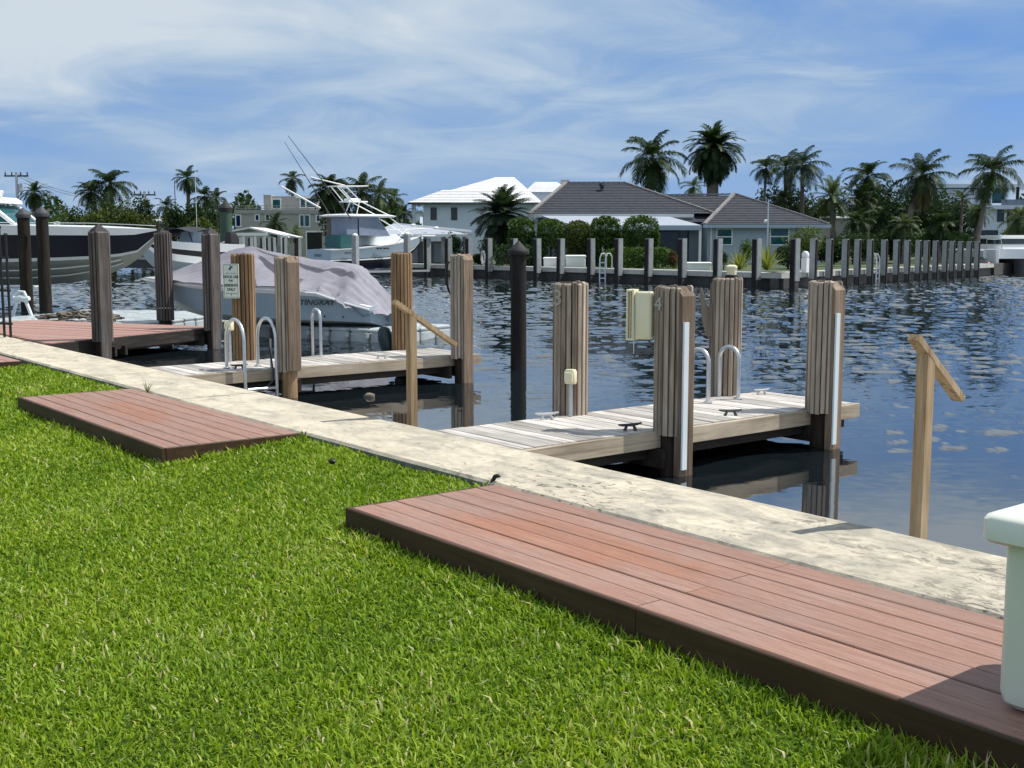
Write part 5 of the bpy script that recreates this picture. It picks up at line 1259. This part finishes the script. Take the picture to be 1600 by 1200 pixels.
def palm(label, col, row, dist, rad, base_row=None, style='royal', mat='palm', nf=24, trunk_r=.16, lean=0.0, low=-45, dead=0, group='palms along the far shore', apart=True, dz=None, name='palm_tree', bulge=1.0, zs=1.0):
    """crown centre at the given bearing, height of sight and distance; rad is the crown's half width in metres"""
    c = at(col, dist); hz = zat(row, dist)
    t = thing(name, label, 'palm tree', (c.x, c.y, GZ), 0, group)
    hh = hz - GZ; lean_v = RT*lean
    pts = [Vector((0, 0, -.3)) - lean_v, Vector((0, 0, hh*.3)) - lean_v*.85, Vector((0, 0, hh*.65)) - lean_v*.45, Vector((0, 0, hh))]
    if lean == 0:
        j = Vector((random.uniform(-.15, .15), random.uniform(-.15, .15), 0)); pts[1] += j; pts[2] += j*.6
    if hh > .8: obj('trunk', MB().tube(pts, [trunk_r*1.35, trunk_r*1.05*bulge, trunk_r, trunk_r*.75], 9), M['trunk'], t, True)
    fr = []
    for k in range(nf):
        f = (k + .5)/nf; az_ = k*2.39996 + random.uniform(-.25, .25)
        pit = 82 - (82 - low)*f**.85 + random.uniform(-8, 8)
        pq = max(-60, min(80, round(pit/20)*20)); L_ = rad*random.uniform(.9, 1.12)*(1.12 if pq < 50 else 1.0)
        m_ = 'palmdead' if dead and f > 1 - dead else mat
        fr.append((frond_mesh(style, pq, k % 3, m_), az_, L_))
    if apart:
        for me, az_, L_ in fr: link('frond', me, t, (0, 0, hh + random.uniform(-.1, .1)), (random.uniform(-.12, .12), 0, az_), (L_, L_, L_*zs))
    else:
        mb = MB()
        for me, az_, L_ in fr:
            mt = Matrix.Translation((0, 0, hh)) @ Matrix.Rotation(az_, 4, 'Z') @ Matrix.Scale(L_, 4)
            mb.add([mt @ v.co for v in me.vertices], [tuple(p.vertices) for p in me.polygons])
        obj('crown', mb, M[mat], t)
    return t
def px(n, d): return n/1827.0*d
# right side, from the bungalow to the side canal
palm('tall royal palm with loose dark fronds above the bungalow roof', 1018, 246, 86, px(50, 86), style='royal', nf=24, trunk_r=.25, low=-62)
palm('stout date palm with a dense round crown above the bungalow roof', 1112, 232, 84, px(46, 84), style='date', nf=150, trunk_r=.42, low=-78, bulge=1.0)
palm('small green palm tucked between the two tall roof palms', 1082, 292, 88, px(20, 88), style='areca', nf=16, mat='palmpale', apart=False)
palm('slim dark palm at the left of the cluster behind the bungalow', 1194, 262, 80, px(24, 80), style='areca', nf=20, trunk_r=.1)
palm('feathery palm in the middle of the cluster behind the bungalow', 1224, 262, 82, px(34, 82), style='coco', nf=22, trunk_r=.12, mat='palmblue')
palm('tallest feathery palm of the cluster behind the bungalow', 1250, 258, 78, px(38, 78), style='coco', nf=22, trunk_r=.14, mat='palmblue')
palm('low dark palm filling the cluster behind the bungalow', 1222, 312, 79, px(28, 79), style='areca', nf=18, apart=False)
palm('silvery date palm with arching fronds beside the white shelter', 1298, 307, 76, px(38, 76), style='sago', nf=36, trunk_r=.2, mat='palmpale', low=-50)
palm('dark bushy palm with upright fronds beyond the shelter', 1352, 276, 78, px(36, 78), style='areca', nf=26, trunk_r=.16, low=-35)
palm('second dark palm crown just below the upright bushy palm', 1340, 312, 77, px(30, 77), style='areca', nf=20, apart=False)
palm('large coconut palm with heavy hanging fronds by the side canal', 1437, 272, 73, px(46, 73), style='coco', nf=30, trunk_r=.17, lean=1.2, low=-80, dead=.12)
palm('slender leaning coconut palm before the white modern house', 1546, 268, 74, px(44, 74), style='coco', nf=26, trunk_r=.16, lean=.9, low=-50)
palm('short dark palm in front of the white modern house', 1500, 313, 78, px(26, 78), style='areca', nf=18, trunk_r=.1)
palm('shaggy fan palm beside the leaning coconut trunk', 1526, 332, 80, px(22, 80), style='dense', nf=36, trunk_r=.15, mat='palmpale', low=-80, dead=.2, apart=False)
palm('pale feathery palm at the edge by the catamaran mast', 1592, 340, 84, px(28, 84), style='coco', nf=24, trunk_r=.12, mat='palmpale', low=-75)
for k, (col, row, d, r_, m_) in enumerate(((1338, 345, 72, 26, 'palm'), (1412, 352, 70, 24, 'palmpale'), (1470, 350, 73, 28, 'palm'), (1376, 340, 74, 26, 'palm'))):
    palm(('low clump palm under the dark bushy palm', 'low olive clump palm under the coconut crown', 'low arching clump palm under the short dark palm', 'low clump palm between bushy palm and coconut palm')[k], col, row, d, px(r_, d), style='areca', nf=24, mat=m_, low=-40, apart=False, trunk_r=.1)
# centre
palm('big bushy date palm in front of the white house', 785, 334, 69, px(46, 69), style='sago', nf=170, trunk_r=.3, mat='palmblue', low=-70)
# left side
palm('small date palm beside the left utility pole', 58, 301, 100, px(24, 100), style='date', nf=44, trunk_r=.25, low=-65)
palm('broad royal palm rising out of the dense left palm clump', 176, 288, 96, px(38, 96), style='royal', nf=20, trunk_r=.2, low=-45)
palm('dark palm half hidden in the dense left palm clump', 146, 300, 97, px(26, 97), style='dense', nf=30, trunk_r=.15, low=-60, apart=False)
palm('tall royal palm with pale trunk left of the green pile', 297, 278, 100, px(23, 100), style='royal', nf=22, trunk_r=.18, low=-70)
palm('small palm with swept fronds left of the green pile', 322, 306, 98, px(22, 98), style='royal', nf=16, trunk_r=.1, apart=False)
palm('second small palm next to the green pile', 340, 310, 102, px(20, 102), style='royal', nf=16, trunk_r=.1, apart=False)
palm('low dark palm among the left shrubs', 262, 322, 99, px(20, 99), style='areca', nf=18, trunk_r=.1, apart=False)
palm('date palm crown peeping over the grey house terrace', 379, 318, 128, px(19, 128), style='date', nf=30, trunk_r=.2, low=-20, apart=False)
palm('royal palm standing behind the grey house roof', 459, 279, 128, px(20, 128), style='royal', nf=16, trunk_r=.2, low=-75)
palm('massive dark palm behind the fishing boat outriggers', 517, 298, 94, px(31, 94), style='dense', nf=90, trunk_r=.3, low=-85)
palm('green coconut palm behind the fishing boat tower', 566, 300, 98, px(36, 98), style='coco', nf=26, trunk_r=.2, low=-60)
palm('drooping pale palm right of the fishing boat tower', 594, 304, 97, px(28, 97), style='coco', nf=26, trunk_r=.14, mat='palmpale', low=-85)
palm('slim palm standing apart left of the white house', 617, 308, 102, px(20, 102), style='royal', nf=14, trunk_r=.1, low=-60)
palm('short palm beside the slim one left of the white house', 632, 332, 100, px(18, 100), style='areca', nf=14, trunk_r=.1, apart=False)
palm('short palm under the drooping pale palm', 590, 340, 99, px(17, 99), style='areca', nf=14, trunk_r=.1, apart=False)
palm('spiky palm in front of the grey house wall', 431, 349, 100, px(21, 100), style='areca', nf=20, trunk_r=.13, mat='palm')
palm('small palm in front of the grey house garage', 462, 364, 98, px(16, 98), style='areca', nf=18, trunk_r=.1, mat='palmpale', apart=False)

# ------------------------------------------------------------------ shrubs, hedges and trees
def leafy(label, col, dist, w, h, dep=None, base=None, mat='leaf', n=1400, leaf=.16, shape='ball', cat='shrub', name='shrub', group=None, stem=True, top_row=None, flat=0, seed=None):
    """foliage of many small leaf faces filling an uneven volume"""
    c = at(col, dist); b0 = GZ if base is None else base; dep = dep or w
    if top_row is not None: h = zat(top_row, dist) - b0
    t = thing(name, label, cat, (c.x, c.y, b0), math.pi/2 - HEAD, group)
    r_ = np.random.default_rng(abs(hash(label)) % 100000 if seed is None else seed)
    if shape == 'ball':
        lumps = [(r_.uniform(-.30, .30)*w, r_.uniform(-.30, .30)*dep, h*r_.uniform(.38, .74), r_.uniform(.20, .34)) for _ in range(9)] + [(0, 0, h*.5, .42)]
    V = []
    k = 0
    while k < n:
        if shape == 'round':
            d = r_.normal(0, 1, 3); d[2] = abs(d[2])*.9; d /= np.max(np.abs(d)**1)*(.55 + .45*np.linalg.norm(d)/np.max(np.abs(d))/1.35); q = r_.uniform(.80, 1.02)
            p = np.array([d[0]*w*.5*q, d[1]*dep*.5*q, h*.45 + d[2]*h*.55*q]) if r_.random() < .55 else np.array([math.copysign(.5*w*q*r_.random()**.4, r_.uniform(-1, 1)), -.5*dep*q*r_.uniform(.75, 1), h*r_.uniform(0, .75)])
        elif shape == 'box':
            e = r_.integers(0, 5); p = np.array([r_.uniform(-.5, .5)*w, r_.uniform(-.5, .5)*dep, r_.uniform(.03, 1)*h])
            if e < 2: p[1] = -.5*dep*(1 - .12*r_.random())
            elif e == 2: p[2] = h*(1 - .06*r_.random())
            elif e == 3: p[0] = math.copysign(.5*w*(1 - .08*r_.random()), p[0])
            rr = ((p[2]/h - .55)/.45) if p[2] > .55*h else 0
            if rr > 0: p[0] *= 1 - .34*rr**3; p[1] *= 1 - .4*rr**3
            p += r_.normal(0, .045, 3)
        else:
            L_ = lumps[r_.integers(0, len(lumps))]; d = r_.normal(0, 1, 3); d /= np.linalg.norm(d); q = r_.uniform(.62, 1.03)
            p = np.array([L_[0] + d[0]*L_[3]*w*q, L_[1] + d[1]*L_[3]*dep*q, L_[2] + d[2]*L_[3]*h*q*.95])
            if p[2] < .02: p[2] = abs(p[2])
        V.append(p); k += 1
    V = np.array(V); a = r_.normal(0, 1, (n, 3)); a /= np.linalg.norm(a, axis=1)[:, None]
    bb = r_.normal(0, 1, (n, 3)); bb -= a*np.sum(a*bb, axis=1)[:, None]; bb /= np.linalg.norm(bb, axis=1)[:, None]
    s = leaf*r_.uniform(.6, 1.25, n)[:, None]
    quad = np.stack([V - a*s, V + bb*s*.42, V + a*s, V - bb*s*.42], 1).reshape(-1, 3)
    me = bpy.data.meshes.new('foliage'); me.vertices.add(4*n); me.vertices.foreach_set('co', quad.ravel())
    me.loops.add(4*n); me.loops.foreach_set('vertex_index', np.arange(4*n, dtype=np.int32)); me.polygons.add(n)
    me.polygons.foreach_set('loop_start', np.arange(0, 4*n, 4, dtype=np.int32)); me.materials.append(M[mat]); me.update(calc_edges=True); me.validate()
    link('foliage', me, t)
    if stem:
        mb = MB().tube([(0, 0, -.2), (.03, 0, h*.4), (.05, .02, h*.6)], [max(.05, w*.05), w*.035, w*.015], 7)
        for q in range(4): a_ = q*1.6; mb.tube([(.03, 0, h*.35), (w*.2*math.cos(a_), dep*.2*math.sin(a_), h*.62)], [w*.02, w*.008], 5)
        obj('stem', mb, M['bark'], t)
    return t
grp = 'clipped round-topped hedge blocks before the bungalow'
for col, d, wp, tr, m_, lab in ((815, 64.5, 39, 345, 'leaf', 'clipped hedge block nearest the bushy date palm'), (860, 64, 38, 347, 'leaf', 'clipped hedge block behind the long white storage box'), (903, 63.5, 36, 350, 'leafol', 'paler looser hedge block between two clipped ones'), (946, 62.5, 44, 343.5, 'leaf', 'tall clipped hedge block behind the far ladder'), (1001, 61.5, 52, 342.5, 'leaf', 'widest round-topped hedge block before the patio')):
    leafy(lab, col, d, px(wp, d), 0, 1.4, top_row=tr, mat=m_, n=4200, leaf=.095, shape='round', cat='hedge', name='hedge', group=grp)
leafy('low dark hedge with red tips in front of the hedge blocks', 1000, 57.8, px(112, 57.8), 0, .9, top_row=389, mat='leaf', n=4200, leaf=.08, shape='box', cat='hedge', name='hedge')
leafy('reddish tipped shrub at the end of the low hedge', 1052, 57.4, px(14, 57), 0, .7, top_row=390, mat='flower', n=260, leaf=.07, cat='shrub')
leafy('low green hedge behind the lone black mooring pile', 806, 63.3, px(62, 63), 0, 1.0, top_row=384, mat='leafdk', n=1400, leaf=.09, shape='box', cat='hedge', name='hedge')
leafy('wide olive bush in front of the bungalow wing', 1252, 57.5, px(80, 57.5), 0, 2.2, top_row=351, mat='leafol', n=2600, leaf=.085, cat='bush', name='bush')
leafy('dark bush under the bungalow wing window', 1232, 55, px(46, 55), 0, 1.4, top_row=380, mat='leafdk', n=1300, leaf=.08, cat='bush', name='bush')
leafy('small upright shrub between the two bungalow windows', 1166, 61, px(20, 61), 0, .7, top_row=365, mat='leaf', n=700, leaf=.07)
leafy('little dark shrub beside the white bench wall', 1131, 54, px(18, 54), 0, .6, top_row=392, mat='leafdk', n=400, leaf=.06)
leafy('dark bush against the low carport building', 710, 69, px(34, 69), 0, 1.2, top_row=362, mat='leafdk', n=900, leaf=.09, cat='bush', name='bush')
leafy('dark bush below the bushy date palm', 768, 66, px(40, 66), 0, 1.2, top_row=372, mat='leafdk', n=900, leaf=.09, cat='bush', name='bush')
def rosette(label, col, dist, rad, n=46):
    c = at(col, dist); t = thing('agave_plant', label, 'agave', (c.x, c.y, GZ), 0, 'yellow green rosette plants on the far quay')
    for k in range(n):
        az_ = k*2.4; pit = R(80 - 68*(k/n)); L_ = rad*random.uniform(.8, 1.1)
        me = MB(); d = Vector((math.cos(pit), 0, math.sin(pit))); e = d*L_ + Vector((0, 0, -.12*L_*(k/n)))
        me.add([(0, -.02, 0), (0, .02, 0), tuple(d*L_*.5 + Vector((0, .05, .02))), tuple(d*L_*.5 + Vector((0, -.05, .02))), tuple(e)], [(0, 1, 2, 3), (3, 2, 4)])
        obj('leaf', me, M['agave'], t, loc=(0, 0, .05), rot=(0, 0, az_))
rosette('low yellow green rosette plant before the bungalow window', 1156, 51.8, 1.0); rosette('taller yellow green rosette plant at the foot of the flagpole', 1199, 51.2, 1.25)
# trees and understorey that close the skyline
trees = [
 (40, 112, 60, 322, 'leafol', 'olive tree behind the cruiser windscreen'), (88, 110, 60, 330, 'leaf', 'round green tree right of the small date palm'),
 (112, 106, 46, 318, 'leafol', 'olive tree between date palm and dense palm clump'), (175, 93, 110, 298, 'leafdk', 'dense dark tree mass under the broad royal palm'),
 (150, 91, 60, 318, 'leafol', 'brownish green bush in front of the dense palm clump'), (205, 90, 60, 316, 'leafol', 'olive bush at the right of the dense palm clump'),
 (222, 104, 60, 304, 'leafdk', 'dark tree below the right utility pole'), (236, 90, 60, 332, 'leafol', 'low olive shrubs behind the cruiser bow'),
 (272, 92, 50, 308, 'leafdk', 'dark shrubbery tree around the tall royal palm'), (318, 94, 70, 312, 'leafdk', 'dark tree beside the green pile'), (316, 88, 60, 338, 'leafol', 'yellowish bush behind the console boat'),
 (345, 104, 40, 316, 'leaf', 'green tree partly behind the green pile'), (395, 132, 60, 322, 'leafdk', 'dark tree behind the grey house terrace'),
 (522, 98, 62, 300, 'leafdk', 'dark tree under the massive dark palm'), (563, 104, 80, 308, 'leafdk', 'dark tree behind the boat tower'), (598, 102, 64, 304, 'leaf', 'green tree below the drooping pale palm'), (640, 112, 40, 340, 'leaf', 'green tree beside the white house column'),
 (1085, 96, 60, 300, 'leafdk', 'dark tree low between the two roof palms'), (1215, 90, 105, 280, 'leafdk', 'dark tree under the palm cluster behind the bungalow'), (1262, 92, 80, 306, 'leafdk', 'dark tree right of the palm cluster'),
 (1306, 94, 90, 312, 'leaf', 'green tree behind the silvery date palm'), (1360, 86, 105, 276, 'leafdk', 'dark tree under the bushy palm'), (1395, 84, 90, 296, 'leafdk', 'dark tree between bushy palm and coconut palm'),
 (1450, 86, 105, 292, 'leafdk', 'dark tree behind the coconut trunk'), (1485, 83, 76, 312, 'leafdk', 'dark tree before the white modern house'), (1400, 71, 80, 352, 'leafdk', 'dark thicket on the side canal bank'), (1335, 68, 70, 362, 'leafdk', 'low dark thicket behind the side canal pilings'), (1470, 74, 90, 350, 'leaf', 'green thicket near the end of the side canal'), (1300, 62, 60, 368, 'leafdk', 'low dark bush beside the wide olive bush'),
 (1572, 92, 60, 384, 'leafdk', 'dark clipped hedge beside the catamaran'), (1520, 79, 60, 366, 'leafdk', 'dark bush at the end of the side canal'), (1585, 96, 50, 350, 'leafol', 'olive bush before the modern house'), (700, 108, 60, 360, 'leaf', 'low green tree beside the white house'), (752, 64.5, 26, 396, 'leafdk', 'tiny dark shrub on the quay by the rope coil')]
for col, d, wp, tr, m_, lab in trees:
    w = px(wp, d); leafy(lab, col, d, w, 0, w*.7, top_row=tr, mat=m_, n=int(900 + 22*wp), leaf=.16 if d > 80 else .12, cat='tree' if 'tree' in lab else 'bush', name='tree' if 'tree' in lab else 'bush')
o_ = []
mbx = np.random.default_rng(3)
# far wooded skyline, one mass
n = 26000; col = mbx.uniform(-200, 1750, n); d = mbx.uniform(150, 190, n)
hh = GZ + mbx.uniform(0, 1, n)**.8*(2.5 + 2.0*np.sin(col*.021) + 1.3*np.sin(col*.083 + 1) + 2.2)
s = (col - 800)/1827.0; P_ = np.outer(d, np.array(FW)) + (s*d)[:, None]*np.array(RT); P_[:, 2] = hh
a = mbx.normal(0, 1, (n, 3)); a /= np.linalg.norm(a, axis=1)[:, None]; bb = mbx.normal(0, 1, (n, 3)); bb -= a*np.sum(a*bb, axis=1)[:, None]; bb /= np.linalg.norm(bb, axis=1)[:, None]
q = np.stack([P_ - a*.45, P_ + bb*.25, P_ + a*.45, P_ - bb*.25], 1).reshape(-1, 3)
me = bpy.data.meshes.new('treeline'); me.vertices.add(4*n); me.vertices.foreach_set('co', q.ravel()); me.loops.add(4*n); me.loops.foreach_set('vertex_index', np.arange(4*n, dtype=np.int32)); me.polygons.add(n); me.polygons.foreach_set('loop_start', np.arange(0, 4*n, 4, dtype=np.int32)); me.materials.append(M['leafdk']); me.update(calc_edges=True)
o = link('treeline', me); o['kind'] = 'stuff'

# ------------------------------------------------------------------ grass
def grass():
    cands = []
    def seen(x, y, z, mx=90, low=160):
        v = np.stack([x, y, z - H], 1); w = v @ np.array(cf); cu3 = np.array(FW*math.sin(PITCH) + UPV*math.cos(PITCH))
        u = 800 + 1814*(v @ np.array(RT))/np.maximum(w, .05); r_ = 600 - 1814*(v @ cu3)/np.maximum(w, .05)
        return (w > .3) & (u > -mx - 120) & (u < 1600 + mx) & (r_ < 1200 + low)
    tiles = []
    for x0, x1, y0, y1, den in ((-5.5, .8, -.6, CAP0, 10500), (-8.5, -5.5, -1.2, CAP0, 8200), (-12, -8.5, -1.5, CAP0, 4800), (-19, -12, -2.0, CAP0, 2500)):
        n = int((x1 - x0)*(y1 - y0)*den); tiles.append((rng.uniform(x0, x1, n), rng.uniform(y0, y1, n)))
    x = np.concatenate([q[0] for q in tiles]); y = np.concatenate([q[1] for q in tiles])
    edge = rng.random(len(y)) < .0; y = np.where(y > CAP0 - .015, CAP0 - .015, y)
    z = np.interp(y, [-30, 0, 2.0, 3.3, 4.37], [-.26, -.24, -.20, -.14, -.055])
    ok = seen(x, y, z) | (seen(x, y, z, 900, 1500) & (rng.random(len(x)) < .42))   # thinner beside the view
    for (a, b, c, d) in ((-5.68, .6, 3.30, 4.4), (-11.86, -8.2, 3.215, 4.4), (-19.4, -15.51, 3.21, 4.4)):
        ok &= ~((x > a) & (x < b) & (y > c) & (y < d))
    x, y, z = x[ok], y[ok], z[ok]; n = len(x)
    dist = np.hypot(x, y)
    rim = (((y > 3.10) & (y < 3.3) & (x > -5.8)) | ((y > 3.02) & (y < 3.22) & (x > -12) & (x < -8.1)) | ((x > -8.2) & (x < -8.08) & (y > 3.1)) | ((x < -5.69) & (x > -5.82) & (y > 3.2)))
    near = np.clip((dist - 4)/10, 0, 1)
    patch = np.sin(x*2.3 + 1.3*np.sin(y*1.7))*np.sin(y*2.9 + x*.7) + .6*np.sin(x*5.1 + y*3.3)
    ln = (.045 + .012*patch*.5)*rng.uniform(.55, 1.35, n)*(1 + .15*near)*np.where(rim, 1.45, 1.0)*(.8 + .5*rng.random(n)**3); wd = (.0042 + .0042*near)*rng.uniform(.7, 1.35, n)
    az = rng.uniform(0, 2*np.pi, n); tilt = np.abs(rng.normal(.34, .30, n)); tilt = np.clip(tilt, 0, 1.35); curl = rng.uniform(.2, 1.0, n)
    dx, dy = np.cos(az), np.sin(az); px_, py_ = -dy, dx
    tw = rng.uniform(-.6, .6, n); wx, wy = np.cos(az + np.pi/2 + tw), np.sin(az + np.pi/2 + tw)
    def pt(f, t): return x + dx*f*ln*np.sin(t), y + dy*f*ln*np.sin(t), z - .012 + f*ln*np.cos(t)
    m = pt(.55, tilt*.6); e0 = pt(1.0, tilt)
    e = (e0[0] + dx*curl*ln*.25, e0[1] + dy*curl*ln*.25, np.maximum(e0[2] - curl*ln*.22, z + .004))
    V = np.empty((n, 5, 3))
    V[:, 0] = np.stack([x - wx*wd*.8, y - wy*wd*.8, z - .012], 1); V[:, 1] = np.stack([x + wx*wd*.8, y + wy*wd*.8, z - .012], 1)
    V[:, 2] = np.stack([m[0] + wx*wd, m[1] + wy*wd, m[2]], 1); V[:, 3] = np.stack([m[0] - wx*wd, m[1] - wy*wd, m[2]], 1)
    V[:, 4] = np.stack(e, 1)
    me = bpy.data.meshes.new('grass'); me.vertices.add(5*n); me.vertices.foreach_set('co', V.ravel())
    base = np.arange(n, dtype=np.int32)[:, None]*5
    loops = (base + np.array([0, 1, 2, 3, 3, 2, 4], dtype=np.int32)).ravel()
    me.loops.add(7*n); me.loops.foreach_set('vertex_index', loops); me.polygons.add(2*n)
    me.polygons.foreach_set('loop_start', (np.arange(n, dtype=np.int32)[:, None]*7 + np.array([0, 4], dtype=np.int32)).ravel())
    tone = np.clip(rng.normal(.57, .2, n) + .16*patch*.5, 0, 1); tone = np.where(rng.random(n) < .006, 1.0, tone)
    at_ = me.attributes.new('tone', 'FLOAT', 'POINT'); at_.data.foreach_set('value', np.repeat(tone, 5).astype(np.float32))
    me.materials.append(M['grass']); me.update(calc_edges=True)
    print('grass blades', n); o = link('grass', me); o['kind'] = 'stuff'; print('grass blades', n)
grass()
def weed(label, x, y, z, n=26, s=.09):
    mb = MB()
    for k in range(n):
        a = random.uniform(0, 6.28); p = R(random.uniform(15, 80)); L_ = s*random.uniform(.6, 1.4); d = Vector((math.cos(a)*math.cos(p), math.sin(a)*math.cos(p), math.sin(p))); w = Vector((-math.sin(a), math.cos(a), 0))*.004
        mb.add([w*-1, w, d*L_*.6 + w, d*L_*.6 - w, d*L_ + Vector((0, 0, -.02))], [(0, 1, 2, 3), (3, 2, 4)])
    o = obj('weed_tuft', mb, M['leafol'], loc=(x, y, z)); tag(o, label, 'weed')
weed('grassy weed tuft at the corner of the middle platform', -8.13, 4.33, -.05); weed('weed tuft growing over the seawall edge behind the middle platform', -11.5, 4.36, -.01, 20, .11)
